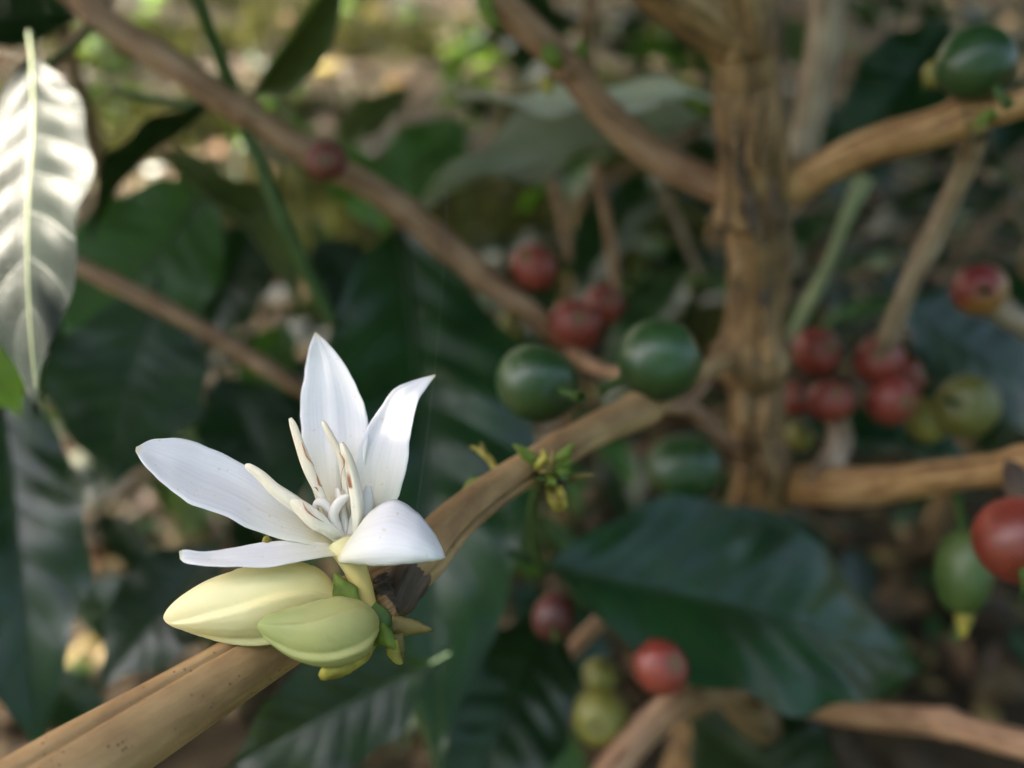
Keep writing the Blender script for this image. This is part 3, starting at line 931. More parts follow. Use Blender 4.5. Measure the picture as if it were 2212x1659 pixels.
# ---- opening leaf bud further up the branch
bx = [
    ([(1150, 1022, .1290, 1178, 1012, .1290), (1128, 992, .1285, 1160, 985, .1285), (1112, 968, .1285, 1138, 968, .1285), (1106, 960, .1285, 1112, 958, .1285)], 'bract'),
    ([(1190, 1010, .1300, 1222, 1006, .1300), (1198, 985, .1292, 1232, 990, .1292), (1216, 968, .1290, 1236, 972, .1290), (1240, 955, .129, 1242, 956, .129)], 'bract'),
    ([(1152, 1012, .1272, 1172, 1016, .1272), (1158, 998, .1268, 1180, 1000, .1268), (1168, 985, .127, 1186, 988, .127), (1176, 980, .127, 1180, 980, .127)], 'bract_yellow'),
    ([(1178, 1050, .1290, 1212, 1046, .1290), (1180, 1075, .1280, 1224, 1075, .1280), (1190, 1098, .1278, 1222, 1096, .1278), (1205, 1106, .128, 1212, 1105, .128)], 'bract_yellow'),
    ([(1200, 1052, .1275, 1214, 1048, .1275), (1203, 1070, .1266, 1222, 1068, .1266), (1210, 1088, .1264, 1226, 1086, .1264), (1220, 1098, .1266, 1222, 1097, .1266)], 'bract_yellow'),
    ([(1222, 1030, .1300, 1224, 1048, .1300), (1245, 1022, .1295, 1250, 1038, .1295), (1268, 1022, .1295, 1270, 1030, .1295), (1284, 1026, .1297, 1284, 1027, .1297)], 'bract_brown'),
    ([(1062, 1010, .1365, 1082, 1030, .1360), (1040, 985, .1370, 1066, 992, .1368), (1022, 968, .1375, 1050, 976, .1372), (1012, 968, .1376, 1022, 962, .1376)], 'bract_yellow'),
    ([(1050, 980, .1368, 1062, 992, .1368), (1040, 968, .1370, 1050, 974, .1370), (1036, 955, .1372, 1042, 956, .1372)], 'bract_brown'),
    ([(1040, 1030, .1250, 1058, 1050, .1245), (1018, 1032, .1255, 1030, 1056, .1250), (1004, 1046, .1256, 1012, 1060, .1252), (1000, 1058, .1256, 1002, 1060, .1254)], 'bract'),
]
rs = random.Random(31)
for k in range(14):
    an = RAD(-150 + 300 * k / 13 + rs.uniform(-12, 12))
    ln = rs.uniform(26, 58)
    cx, cy = 1192 + rs.uniform(-12, 12), 1022 + rs.uniform(-12, 14)
    dx, dy = math.sin(an), -math.cos(an)
    d0 = .1288 - rs.uniform(0, .003)
    w = rs.uniform(5, 9)
    px_, py_ = -dy * w, dx * w
    bx.append(([(cx - px_ * .6, cy - py_ * .6, d0, cx + px_ * .6, cy + py_ * .6, d0), (cx + dx * ln * .5 - px_, cy + dy * ln * .5 - py_, d0 - .001, cx + dx * ln * .5 + px_, cy + dy * ln * .5 + py_, d0 - .001), (cx + dx * ln, cy + dy * ln, d0 - .0006, cx + dx * ln + .5, cy + dy * ln + .5, d0 - .0006)], rs.choice(['bract', 'bract', 'bract_brown', 'bract_yellow', 'stem_green'])))
for i, (rows, mt) in enumerate(bx):
    bract(rows, mt, seed=20 + i)
link('leaf_bud', tube_mesh('leaf_bud', px_ctrl([(1175, 1000, .136, 10), (1190, 1020, .131, 34), (1205, 1042, .130, 28), (1215, 1062, .1295, 8)]), 'bark_dark', n=16, sides=14, rough=0.3, seed=4), S1, None, 'small opening bud with ragged green bracts')

# ---- other branches of the shrub
branch(S1, [(1020, -110, .190, 34), (1070, -20, .196, 34), (1130, 50, .201, 34), (1195, 112, .206, 33), (1235, 150, .209, 34), (1275, 205, .213, 33), (1340, 275, .218, 34), (1430, 345, .222, 36), (1530, 395, .224, 38), (1600, 420, .222, 40)], 'bark_pink', seed=11, label='pinkish brown branch rising to the upper left from the trunk', nodes=((.42, .025, .22),), n=70)
branch(S1, [(1628, 452, .224, 52), (1700, 412, .216, 46), (1790, 358, .204, 40), (1900, 310, .192, 41), (2010, 278, .183, 42), (2092, 250, .179, 42), (2160, 236, .175, 34), (2260, 205, .169, 34), (2380, 170, .163, 32)], 'bark_tan', seed=12, rough=0.08, label='stout branch reaching right with a green cherry on it', nodes=((.60, .03, .18),), n=80)
branch(S1, [(2112, 288, .182, 22), (2090, 350, .192, 22), (2040, 455, .207, 24), (1990, 560, .222, 22), (1950, 650, .236, 21), (1915, 740, .250, 20), (1900, 800, .26, 14)], 'bark_grey', seed=13, label='thin pale twig hanging from the stout right branch', nodes=((.46, .03, .2),), n=60)
branch(S1, [(1800, -80, .262, 38), (1786, 20, .266, 38), (1775, 110, .270, 37), (1755, 220, .275, 36), (1738, 300, .278, 34), (1720, 370, .276, 36), (1690, 440, .262, 40)], 'bark_grey', seed=14, label='greyish upright branch behind the trunk', n=60, nodes=((.7, .03, .15),))
branch(S1, [(1650, 1050, .266, 36), (1720, 1047, .254, 40), (1800, 1052, .238, 44), (1900, 1050, .221, 42), (2000, 1034, .202, 38), (2090, 1022, .193, 37), (2180, 1010, .184, 38), (2290, 980, .174, 40), (2380, 950, .168, 38)], 'bark_tan', seed=15, rough=0.10, label='pale brown branch running right low on the trunk', n=80, nodes=((.78, .03, .1),))
link('node', tube_mesh('node', px_ctrl([(2190, 985, .182, 20), (2200, 1020, .180, 34), (2204, 1060, .178, 30), (2206, 1090, .176, 14)]), 'bark_dark', n=20, sides=16, rough=0.2, seed=5), S1)
branch(S1, [(1640, 1470, .300, 30), (1560, 1490, .250, 30), (1490, 1500, .226, 32), (1400, 1570, .220, 35), (1340, 1640, .216, 36), (1270, 1740, .210, 36)], 'bark_pink', seed=16, label='short brown branch rising from the bottom edge', n=50)
branch(S1, [(1620, 1470, .285, 40), (1700, 1500, .270, 36), (1800, 1528, .256, 32), (1920, 1550, .244, 29), (2040, 1562, .234, 30), (2120, 1585, .226, 30), (2260, 1620, .214, 32)], 'bark_pink', seed=17, label='thin branch crossing the lower right corner', n=60, nodes=((.68, .03, .18),))
branch(S1, [(1872, 380, .250, 19), (1848, 425, .252, 18), (1815, 500, .256, 13), (1790, 570, .262, 12), (1755, 640, .268, 16), (1730, 690, .272, 14), (1700, 740, .272, 10)], 'stem_pale', name='leaf_stalk', seed=18, rough=0.1, n=30)
branch(S1, [(1415, 880, .172, 14), (1450, 878, .185, 18), (1500, 888, .21, 17), (1545, 935, .235, 16), (1600, 980, .252, 14)], 'bark_pink', name='twig', seed=19, rough=0.12, n=30)
branch(S1, [(1440, 880, .182, 10), (1490, 862, .20, 11), (1530, 820, .22, 11), (1545, 780, .236, 12)], 'bark_pink', name='twig', seed=20, rough=0.12, n=24)
branch(S1, [(1230, 760, .25, 14), (1290, 795, .23, 15), (1370, 815, .20, 15), (1430, 830, .185, 13)], 'bark_pink', name='twig', seed=21, rough=0.12, n=24)
branch(S1, [(1800, 890, .262, 22), (1815, 940, .258, 26), (1800, 990, .25, 28), (1770, 1040, .238, 28)], 'bark_grey', name='twig', seed=22, rough=0.1, n=24)
branch(S1, [(1195, 1445, .262, 18), (1235, 1405, .262, 18), (1275, 1362, .262, 17), (1330, 1310, .265, 15)], 'bark_pink', name='twig', seed=23, n=20)
branch(S1, [(1540, 1480, .27, 22), (1590, 1520, .275, 32), (1640, 1560, .285, 40), (1665, 1600, .295, 30)], 'bark_trunk', name='root_stub', seed=25, rough=0.15, n=20)
branch(S1, [(1285, 350, .30, 10), (1305, 440, .30, 11), (1322, 540, .30, 11), (1330, 640, .30, 9)], 'bark_pink', name='twig', seed=35, n=14)
branch(S1, [(1190, 390, .34, 9), (1215, 470, .34, 10), (1230, 560, .34, 9)], 'bark_pink', name='twig', seed=36, n=14)
# lump of an old cut branch at the top of the trunk
branch(S1, [(1390, -70, .180, 60), (1460, -10, .186, 66), (1530, 40, .190, 62), (1600, 80, .193, 56)], 'bark_trunk', seed=24, rough=0.14, n=30, label='thick brown stub at the top of the trunk')
branch(S1, [(1535, 752, .240, 12), (1565, 764, .238, 20), (1600, 780, .237, 22), (1640, 790, .238, 14)], 'bark_trunk', name='branch_collar', seed=26, rough=0.15, n=20)
for rows, mt in (([(1192, 150, .203, 1215, 150, .203), (1170, 130, .201, 1215, 128, .201), (1172, 105, .2005, 1208, 108, .2005), (1188, 90, .2, 1192, 90, .2)], 'bract'),
                 ([(1240, 132, .206, 1262, 136, .206), (1240, 112, .205, 1272, 112, .205), (1248, 92, .2045, 1268, 92, .2045), (1258, 82, .2045, 1260, 82, .2045)], 'bract'),
                 ([(1175, 165, .204, 1200, 175, .204), (1168, 185, .203, 1196, 190, .203), (1180, 205, .203, 1192, 205, .203)], 'bract_yellow'),
                 ([(1032, -20, .193, 1062, -20, .193), (1030, 15, .193, 1070, 20, .193), (1045, 45, .194, 1080, 50, .194), (1072, 66, .195, 1078, 66, .195)], 'bract'),
                 ([(2100, 268, .1745, 2112, 285, .1745), (2120, 245, .1735, 2140, 262, .1735), (2150, 232, .1735, 2165, 246, .1735), (2180, 228, .174, 2182, 230, .174)], 'bract'),
                 ([(2090, 270, .1745, 2090, 285, .1745), (2112, 270, .174, 2112, 292, .174), (2135, 262, .174, 2138, 280, .174)], 'bract_brown')):
    bract(rows, mt, seed=rng.randint(0, 99))

# ---- cherries of the shrub
add_cherry(S1, 1160, 828, .160, 101, 77, (-.6, .3, -.75), 'cherry_green', 'dark green oval cherry left of the flowering branch tip', tilt=-0.06)
add_cherry(S1, 1423, 779, .163, 93, 86, (.85, .45, .25), 'cherry_green', 'dark green round cherry touching the trunk')
add_cherry(S1, 2108, 138, .172, 80, 80, (-.3, .8, -.4), 'cherry_green', 'dark green round cherry at the top right')
add_cherry(S1, 2024, 160, .185, 30, 36, (.1, .3, .9), 'cherry_olive', 'small pale cherry beside the top right green one')
add_cherry(S1, 2205, 1168, .155, 94, 98, (.3, .6, -.7), 'cherry_red', 'large red cherry cut by the right edge')
add_cherry(S1, 1762, 760, .262, 50, 56, (.3, .2, .9), 'cherry_red', 'red cherry just right of the trunk')
add_cherry(S1, 1898, 778, .258, 58, 48, (-.3, .3, .9), 'cherry_red', 'red cherry at the end of the thin pale twig', tilt=0.3)
add_cherry(S1, 1962, 812, .272, 26, 44, (.5, .1, .8), 'cherry_red', 'red cherry at the back of the right cluster')
add_cherry(S1, 1924, 862, .255, 56, 54, (.2, -.2, .9), 'cherry_red', 'lowest red cherry in the right cluster', tilt=0.4)
add_cherry(S1, 1792, 868, .254, 50, 46, (.2, .4, .9), 'cherry_red', 'red cherry with pale top low beside the trunk', tilt=0.4)
add_cherry(S1, 1722, 862, .272, 34, 44, (-.2, .3, .9), 'cherry_red', 'red cherry half hidden by the trunk')
add_cherry(S1, 2088, 878, .250, 62, 72, (.5, -.4, -.6), 'cherry_olive', 'larger yellow green cherry in the right cluster', tilt=0.5)
add_cherry(S1, 2004, 908, .262, 36, 58, (.2, .3, .9), 'cherry_olive', 'smaller yellow green cherry in the right cluster', tilt=0.5)
add_cherry(S1, 1728, 942, .275, 26, 36, (.2, .3, .9), 'cherry_olive', 'little green cherry low beside the trunk', tilt=0.4)
add_cherry(S1, 2115, 626, .245, 62, 52, (.3, .2, -.9), 'cherry_turning', 'orange and red turning cherry at the right')
add_cherry(S1, 1426, 1441, .199, 54, 64, (.45, .35, .75), 'cherry_red', 'bright red cherry at the bottom centre', tilt=0.1)
add_cherry(S1, 1298, 1548, .224, 64, 62, (-.2, .1, .9), 'cherry_olive', 'larger yellow green cherry at the bottom centre', tilt=0.5)
add_cherry(S1, 1298, 1458, .229, 46, 36, (-.6, .2, .6), 'cherry_olive', 'smaller green cherry at the bottom centre')
add_cherry(S1, 1196, 1332, .206, 36, 62, (.2, .3, -.9), 'cherry_dark', 'dark red cherry shaded by leaves at the bottom centre', tilt=0.25)
branch(S1, [(2180, 660, .26, 14), (2130, 640, .255, 14), (2100, 620, .25, 10)], 'bark_grey', name='twig', seed=31, n=14)
branch(S1, [(2100, 640, .252, 22), (2190, 690, .262, 26), (2320, 760, .28, 30)], 'bark_grey', name='twig', seed=32, n=20, rough=.1)
# a young green fruit hanging by the right edge
M['fruit_young'] = fruit_material('fruit_young_green', (0.030, 0.062, 0.010), (0.050, 0.085, 0.018), rough=0.45)
yf = add_cherry(S1, 2080, 1235, .204, 52, 98, (0, 1, .1), 'fruit_young', 'slender green young fruit hanging near the right edge', tilt=-0.05)
bract([(2062, 1312, .2035, 2110, 1312, .2035), (2064, 1335, .2030, 2104, 1335, .2030), (2070, 1362, .2032, 2090, 1362, .2032), (2072, 1380, .2034, 2076, 1380, .2034)], 'bract_yellow', seed=77, bulge=0.0015)
branch(S1, [(2080, 1150, .204, 7), (2074, 1110, .203, 8), (2066, 1060, .201, 9)], 'stem_green', name='fruit_stalk', seed=3, n=10)

# ---- hero leaves. (base, tip, width px, facing, material, shape)
def hero(parent, b, t, wpx, nrm, mat='leaf', label=None, **kw):
    d = 0.5 * (b[2] + t[2])
    kw.setdefault('nu', 44)
    kw.setdefault('nv', 18)
    return add_leaf(parent, P(*b), P(*t), wpx * d / FPX, CV(*nrm), mat, label, **kw)
hero(S1, (1172, 1235, .205), (2060, 1425, .235), 455, (0.05, .60, .80), 'leaf', 'large dark green leaf at the lower right', bend=0.06, fold=0.12, wave=0.015, seed=1, quilt=0.016)
branch(S1, [(1165, 1030, .140, 9), (1150, 1100, .16, 9), (1155, 1180, .188, 10), (1172, 1235, .205, 10)], 'stem_green', name='leaf_stalk', seed=1, n=20)
hero(S1, (868, 520, .262), (930, 1660, .185), 500, (0.02, .30, .95), 'leaf', 'large blue green leaf behind the white flower', bend=0.08, fold=0.06, wave=0.02, seed=2, quilt=0.022)
hero(S1, (1195, 1330, .245), (960, 1830, .205), 270, (.10, .30, .95), 'leaf', 'grey green leaf at the bottom edge', bend=0.06, fold=0.15, seed=3, quilt=0.02)
hero(S1, (930, 1430, .185), (470, 1690, .175), 240, (.15, .15, .95), 'leaf', None, bend=0.12, fold=0.12, seed=4)
add_cherry(S1, 1478, 1010, .228, 84, 70, (-.2, .5, -.6), 'cherry_green', 'dark green cherry below the branch left of the trunk base', tilt=-0.3, stalk=False)
hero(S1, (1700, 935, .30), (2190, 985, .29), 170, (0, .85, .5), 'leaf', None, bend=0.08, fold=0.1, seed=6)
hero(S1, (1930, 660, .32), (2380, 900, .32), 330, (0, .5, .85), 'leaf', None, bend=0.1, fold=0.1, seed=7)
hero(S1, (2040, 60, .34), (1820, 330, .33), 210, (.2, .5, .8), 'leaf', None, bend=0.1, fold=0.1, seed=8)
hero(S1, (1500, 1560, .30), (1850, 1760, .26), 320, (0, .5, .85), 'leaf', None, bend=0.1, fold=0.1, seed=9)
hero(S1, (1560, 262, .275), (885, 425, .262), 205, (0.0, .55, .83), 'leaf_pale', 'long pale grey green leaf reaching left from behind the trunk', bend=0.02, fold=0.25, wave=0.04, seed=10)
hero(S1, (1570, 190, .262), (985, 280, .258), 70, (0.0, .30, .95), 'leaf_lit', None, bend=-0.13, fold=0.1, wave=0.03, seed=11)  # narrow ribbon added as the sunlit margin of the pale leaf

# ------------------------------------------------------------------ the shrub on the left
s2b = Vector((-0.44, 0.25, 0.0))
S2 = base_empty('coffee_shrub', s2b, 'coffee shrub on the left with slanting pinkish branches and glossy leaves', 'shrub', 'coffee shrubs')
def world_tube(parent, pts, mat, name='trunk', **kw):
    return link(name, tube_mesh(name, pts, mat, **kw), parent)
world_tube(S2, [(-.44, .25, -0.02, .014), (-.36, .25, .2, .012), (-.275, .25, .45, .011), (-.205, .25, .66, .010), (-.19, .26, .80, .009), (-.19, .27, 1.1, .007)], 'bark_trunk', n=60, sides=18, rough=0.08, seed=6)
kp = px_ctrl([(60, -95, .222, 34), (220, 40, .222, 32), (350, 122, .222, 32), (480, 212, .224, 34), (560, 262, .227, 32), (690, 345, .232, 30), (800, 405, .238, 29), (890, 470, .243, 28), (965, 535, .248, 30), (1060, 610, .253, 26), (1130, 662, .257, 24), (1200, 720, .262, 22), (1260, 770, .268, 16)])
kp = [(-.198, .255, .73, .0045)] + kp
link('branch', tube_mesh('branch', kp, 'bark_pink', n=120, sides=18, rough=0.05, seed=41, shape=lambda a, t: 1 + sum(.2 * math.exp(-((t - q) / .012) ** 2) for q in (.36, .60, .745))), S2, None, 'long pinkish branch slanting down across the upper left')
kp = px_ctrl([(-200, 400, .236, 19), (20, 502, .237, 19), (165, 572, .238, 19), (320, 648, .242, 20), (470, 730, .247, 19), (590, 803, .252, 18), (680, 860, .258, 14)])
kp = [(-.212, .25, .64, .0035)] + kp
link('branch', tube_mesh('branch', kp, 'bark_pink', n=80, sides=14, rough=0.05, seed=42, shape=lambda a, t: 1 + sum(.2 * math.exp(-((t - q) / .015) ** 2) for q in (.5, .83))), S2, None, 'thinner pinkish branch left of the flower')
branch(S2, [(-60, 330, .215, 13), (60, 200, .217, 13), (190, 60, .220, 13), (260, -40, .224, 12)], 'bark_pink', name='twig', seed=43, n=24)
branch(S2, [(395, -60, .205, 16), (430, 10, .210, 15), (470, 110, .218, 15), (505, 200, .224, 17)], 'stem_green', name='leaf_stalk', seed=44, n=24)
branch(S2, [(510, 240, .226, 15), (560, 350, .228, 15), (610, 470, .23, 16), (660, 580, .235, 16), (715, 690, .24, 14)], 'stem_green', name='leaf_stalk', seed=45, n=30)
branch(S2, [(500, 215, .225, 13), (430, 228, .226, 12), (330, 215, .23, 10), (250, 195, .235, 8)], 'stem_green', name='leaf_stalk', seed=46, n=24)
add_cherry(S2, 705, 348, .222, 44, 44, (.1, -.2, .9), 'cherry_maroon', 'small brownish red cherry on the slanting branch', stalk=False)
add_cherry(S2, 1152, 578, .255, 43, 60, (-.2, .4, .8), 'cherry_red', 'uppermost oval red cherry above the green ones', tilt=0.25)
add_cherry(S2, 1242, 702, .258, 57, 56, (.1, .2, .9), 'cherry_red', 'round red cherry at the slanting branch end')
add_cherry(S2, 1302, 658, .270, 46, 42, (.3, .2, .9), 'cherry_red', 'red cherry partly behind another near the branch end')
add_cherry(S2, 1105, 705, .285, 28, 34, (.3, .2, .9), 'cherry_olive', 'small dull yellow cherry behind the blue green leaf')
hero(S2, (88, 150, .178), (5, 850, .136), 345, (-.25, .43, .87), 'leaf_gloss', 'silvery glossy leaf hanging at the left edge', bend=0.06, fold=0.06, wave=0.012, seed=21, quilt=0.014, ribmat='stem_pale')
branch(S2, [(190, 60, .221, 7), (165, 90, .20, 7), (88, 150, .178, 8)], 'stem_green', name='leaf_stalk', seed=47, n=14)
hero(S2, (335, 640, .245), (235, 1060, .235), 330, (.15, -.1, .95), 'leaf', 'very dark leaf below the thinner left branch', bend=0.05, fold=0.05, seed=22)
hero(S2, (450, 400, .27), (110, 790, .255), 330, (.1, .15, .95), 'leaf_mid', 'mid green leaf under the slanting branch', bend=0.05, fold=0.05, seed=23)
hero(S2, (0, 830, .21), (60, 1640, .175), 300, (.2, .5, .85), 'leaf', 'blue green leaf along the lower left edge', bend=0.07, fold=0.1, seed=24)
hero(S2, (470, 1180, .235), (190, 1480, .215), 230, (.1, .55, .8), 'leaf', None, bend=0.1, fold=0.1, seed=25)
hero(S2, (-120, 640, .20), (40, 880, .195), 200, (.5, .1, .8), 'leaf_young', None, bend=0.1, fold=0.1, seed=26)
hero(S2, (205, 40, .275), (-190, 20, .27), 250, (.1, .5, .85), 'leaf', None, bend=0.1, fold=0.1, seed=27)
hero(S2, (490, 225, .225), (140, 440, .24), 140, (.1, .9, .42), 'leaf', None, bend=0.12, fold=0.2, seed=28)
hero(S2, (330, 365, .262), (720, 590, .262), 150, (.25, .85, .45), 'leaf_olive', None, bend=0.22, fold=0.25, seed=29)
hero(S2, (548, 200, .222), (770, -110, .20), 90, (.6, .2, .6), 'leaf_olive', None, bend=0.05, fold=0.5, seed=30)
hero(S2, (1010, 270, .38), (790, 460, .38), 170, (.1, .4, .9), 'leaf_mid', None, bend=0.1, fold=0.1, seed=31)
hero(S2, (880, 200, .50), (700, 330, .48), 110, (0, .6, .8), 'leaf_olive', None, bend=0.1, fold=0.1, seed=32)
hero(S2, (700, 330, .40), (860, 480, .40), 150, (.1, .6, .8), 'leaf_mid', None, bend=0.2, fold=0.1, seed=33)
hero(S2, (560, 480, .29), (420, 760, .28), 190, (.1, .6, .8), 'leaf', None, bend=0.1, fold=0.1, seed=34)
hero(S2, (680, 520, .30), (880, 780, .30), 170, (.1, .4, .9), 'leaf', None, bend=0.1, fold=0.1, seed=35)
hero(S2, (480, 820, .30), (620, 1150, .28), 230, (.1, .3, .9), 'leaf', None, bend=0.1, fold=0.1, seed=36)
hero(S2, (620, 700, .32), (540, 900, .31), 120, (.2, .6, .75), 'leaf_mid', None, bend=0.1, fold=0.1, seed=37)

# ------------------------------------------------------------------ shrubs behind
def keep_view(p, gap=0.31):
    """leaves of the shrubs behind stay behind, and leave the sunlit clearing at the upper left open"""
    q = proj(p)
    if q is None:
        return p.y > 0.3
    x, y, d = q
    inside = -350 < x < 2560 and -350 < y < 2000
    if inside and d < gap:
        return False
    if inside and x < 1000 and y < 420 and d < 2.2:
        return False
    return True

def make_bush(base, height, nb, reach, label, seed, mats, leaf_len=0.10, lean=(0, 0), cut=None):
    r = random.Random(seed)
    S = base_empty('coffee_shrub', base, label, 'shrub', 'coffee shrubs')
    top = base + Vector((lean[0], lean[1], height))
    pts = [(base.x, base.y, base.z - .02, .012), (base.x + lean[0] * .3, base.y + lean[1] * .3, height * .4, .010), (top.x, top.y, top.z, .005)]
    world_tube(S, pts, 'bark_trunk', n=24, sides=10, rough=0.08, seed=seed)
    for k in range(nb):
        f = 0.22 + 0.76 * (k + r.random() * .6) / nb
        o = base + Vector((lean[0] * f, lean[1] * f, height * f))
        az = k * 2.4 + r.uniform(-.4, .4)
        ln = reach * (1.05 - 0.55 * f) * r.uniform(.75, 1.15)
        dirv = Vector((math.cos(az), math.sin(az), r.uniform(.05, .45)))
        e1 = o + dirv * ln * .5
        e2 = o + dirv * ln + Vector((0, 0, -ln * .28))
        if all(keep_view(q) for q in (o * .5 + e1 * .5, e1, e2)):
            world_tube(S, [(*o, .004), (*e1, .0032), (*e2, .0018)], r.choice(['bark_pink', 'bark_grey', 'stem_green']), name='branch', n=12, sides=8, rough=0.06, seed=seed + k)
        cv = catmull([tuple(o), tuple(e1), tuple(e2)], 24)
        m = max(3, int(ln / 0.055))
        for i in range(1, m + 1):
            c = Vector(cv[min(24, int(24 * i / m))])
            dd = (e2 - o).normalized()
            sd = dd.cross(Vector((0, 0, 1))).normalized()
            for s in (-1, 1):
                L = leaf_len * r.uniform(.7, 1.25)
                dv = (sd * s * 0.85 + dd * r.uniform(.2, .7) + Vector((0, 0, r.uniform(-.55, .15)))).normalized()
                mid = c + dv * L * .5
                if not (keep_view(c + dv * L * .1) and keep_view(mid) and keep_view(c + dv * L)):
                    continue
                if cut and not cut(mid):
                    continue
                nrm = (Vector((0, 0, 1)) + Vector((r.uniform(-.5, .5), r.uniform(-.5, .5), 0))).normalized()
                add_leaf(S, c + dv * L * .08, c + dv * L, L * r.uniform(.38, .46), nrm, r.choice(mats), None, rib=(mid - CAM).length < 0.8, bend=r.choice([.1, .18]), fold=.12, seed=r.choice([1, 2, 3]), nu=14, nv=6)
    return S

cmats = ['leaf', 'leaf', 'leaf', 'leaf_mid', 'leaf_olive']
B3 = make_bush(Vector((-0.30, 0.62, 0)), 0.62, 13, 0.36, 'leafy coffee shrub in the background behind the left branches', 3, cmats)
B4 = make_bush(Vector((0.06, 0.72, 0)), 0.60, 13, 0.34, 'dark leafy coffee shrub in the background behind the red cherries', 4, ['leaf', 'leaf', 'leaf', 'leaf_mid'])
B5 = make_bush(Vector((0.46, 0.70, 0)), 0.66, 13, 0.36, 'dark coffee shrub in the background right of the trunk', 5, ['leaf', 'leaf', 'leaf', 'leaf_mid'])
B6 = make_bush(Vector((0.34, 1.35, 0)), 0.75, 12, 0.42, 'farther coffee shrub in shade behind the trunk top', 6, cmats)

# ---- foliage above the picture: unseen crowns added to the shrubs to shade the whole plant
def crown(parent, n, box, seed, mat='leaf_crown', size=(.08, .13), accept=None):
    r = np.random.RandomState(seed)
    lo, hi = np.array(box[0]), np.array(box[1])
    c = lo + (hi - lo) * r.rand(n, 3)
    if accept is not None:
        c = c[accept(c)]
        n = len(c)
    az = r.rand(n) * 2 * np.pi
    dirs = np.stack([np.cos(az), np.sin(az), r.uniform(-.5, .25, n)], 1)
    dirs /= np.linalg.norm(dirs, axis=1, keepdims=True)
    side = np.cross(dirs, np.array([0, 0, 1.0]) + r.uniform(-.4, .4, (n, 3)))
    side /= np.linalg.norm(side, axis=1, keepdims=True)
    nor = np.cross(side, dirs)
    L = r.uniform(size[0], size[1], n)[:, None]
    W = L * r.uniform(.38, .46, n)[:, None]
    prof = [(0, 0, 0), (.25, .40, .03), (.5, .5, .04), (.8, .24, .0), (1, 0, -.06), (.8, -.24, .0), (.5, -.5, .04), (.25, -.40, .03)]
    V = np.stack([c + dirs * L * p[0] + side * W * p[1] + nor * L * p[2] for p in prof], 1)
    uv = np.tile(np.array([(p[0], p[1] + .5) for p in prof]), (n, 1))
    faces = []
    for i in range(n):
        k = i * 8
        faces += [(k, k + 1, k + 7), (k + 1, k + 2, k + 6, k + 7), (k + 2, k + 3, k + 5, k + 6), (k + 3, k + 4, k + 5)]
    me = make_mesh('foliage', V.reshape(-1, 3), faces, mat, uv, smooth_on=False)
    o = link('foliage', me, parent)
    o['kind'] = 'stuff'
    return o

def clumps(seed, scale, level):
    def acc(c):
        f = np.array([noise.noise(Vector((p[0] * scale + seed * 9.7, p[1] * scale, p[2] * scale))) for p in c])
        return f > level
    return acc
FLECKS = [(530, 45), (556, 95), (715, 88), (700, 165), (312, 285), (430, 360), (300, 90), (620, 60), (225, 160), (820, 40), (850, 210), (105, 800), (175, 1440), (330, 420), (560, 420)]
SILVER = P(30, 450, .157)
def open_to_sun(c):
    """gaps cut in the crown so sun reaches the silvery leaf and ground flecks"""
    v = c - np.array(SILVER)
    t = v @ np.array(SUN)
    q = np.linalg.norm(v - t[:, None] * np.array(SUN)[None, :], axis=1)
    ok = q > 0.07
    for x, y in FLECKS:
        v = c - np.array(to_ground(x, y))
        t = v @ np.array(SUN)
        ok &= np.linalg.norm(v - t[:, None] * np.array(SUN)[None, :], axis=1) > 0.062
    return ok
crown(S2, 4200, ((-1.3, .18, .86), (.5, 1.1, 1.5)), 1, accept=open_to_sun)
crown(S1, 3400, ((-.8, .10, .86), (.45, .75, 1.15)), 7, accept=open_to_sun, size=(.05, .085))
crown(B5, 6500, ((-.4, .5, .95), (1.8, 2.4, 1.6)), 2, accept=open_to_sun)
crown(B3, 5000, ((-1.4, .9, .95), (-.3, 3.0, 1.7)), 13, accept=open_to_sun)
crown(B3, 6000, ((-3.3, 1.2, .95), (-1.3, 4.6, 1.7)), 3, accept=lambda c: clumps(3, 3.4, -0.06)(c) & open_to_sun(c))
crown(B6, 9000, ((-.9, 2.2, .95), (2.0, 5.2, 1.7)), 4, accept=open_to_sun)
# unseen rows of coffee added all round to block the low sky
def row(n, box, seed):
    o = crown(None, n, box, seed, size=(.10, .17))
    o['label'] = 'unseen dense coffee foliage added to block the low sky'
    o['category'] = 'foliage'
row(7000, ((-2.4, -1.5, .0), (2.4, -.6, 1.9)), 6)
row(6000, ((-5.0, 5.2, .0), (5.0, 6.6, 2.4)), 8)
row(4500, ((2.1, -1.0, .0), (3.0, 5.2, 2.0)), 9)
row(4000, ((-4.2, -1.0, .0), (-3.2, 5.2, 1.7)), 10)

# ------------------------------------------------------------------ litter, weeds, stones, thread
def litter_mesh(mat, seed):
    return leaf_meshes(mat, bend=0.10 + .08 * (seed % 3), fold=0.25 * ((seed % 2) * 2 - .6), wave=0.05, seed=seed, nu=12, nv=6, curl=0.15, twist=.4)[0]
LIT = {'leaf_dry': ('dry brown fallen leaf', 'brown fallen leaves'), 'leaf_tan': ('pale tan fallen leaf', 'tan fallen leaves'), 'leaf_yellow': ('yellow fallen leaf', 'yellow fallen leaves')}
def place_word(x, y):
    if y < 700:
        if x < 480:
            return 'on the ground left of the slanting branch'
        if x < 1000:
            return 'on the ground in the clearing at the upper centre'
        if x < 1550:
            return 'on the ground below the upper left branch'
        return 'on the ground right of the trunk'
    if x < 1100:
        return 'on the soil behind the flower and the lower left leaves'
    if x < 1650:
        return 'on the soil below the green cherries'
    return 'on the soil at the lower right under the branches'
r = random.Random(77)
spots = [(x, y, 'leaf_tan' if k % 3 else 'leaf_yellow', True) for k, (x, y) in enumerate(FLECKS) for _ in range(2)]
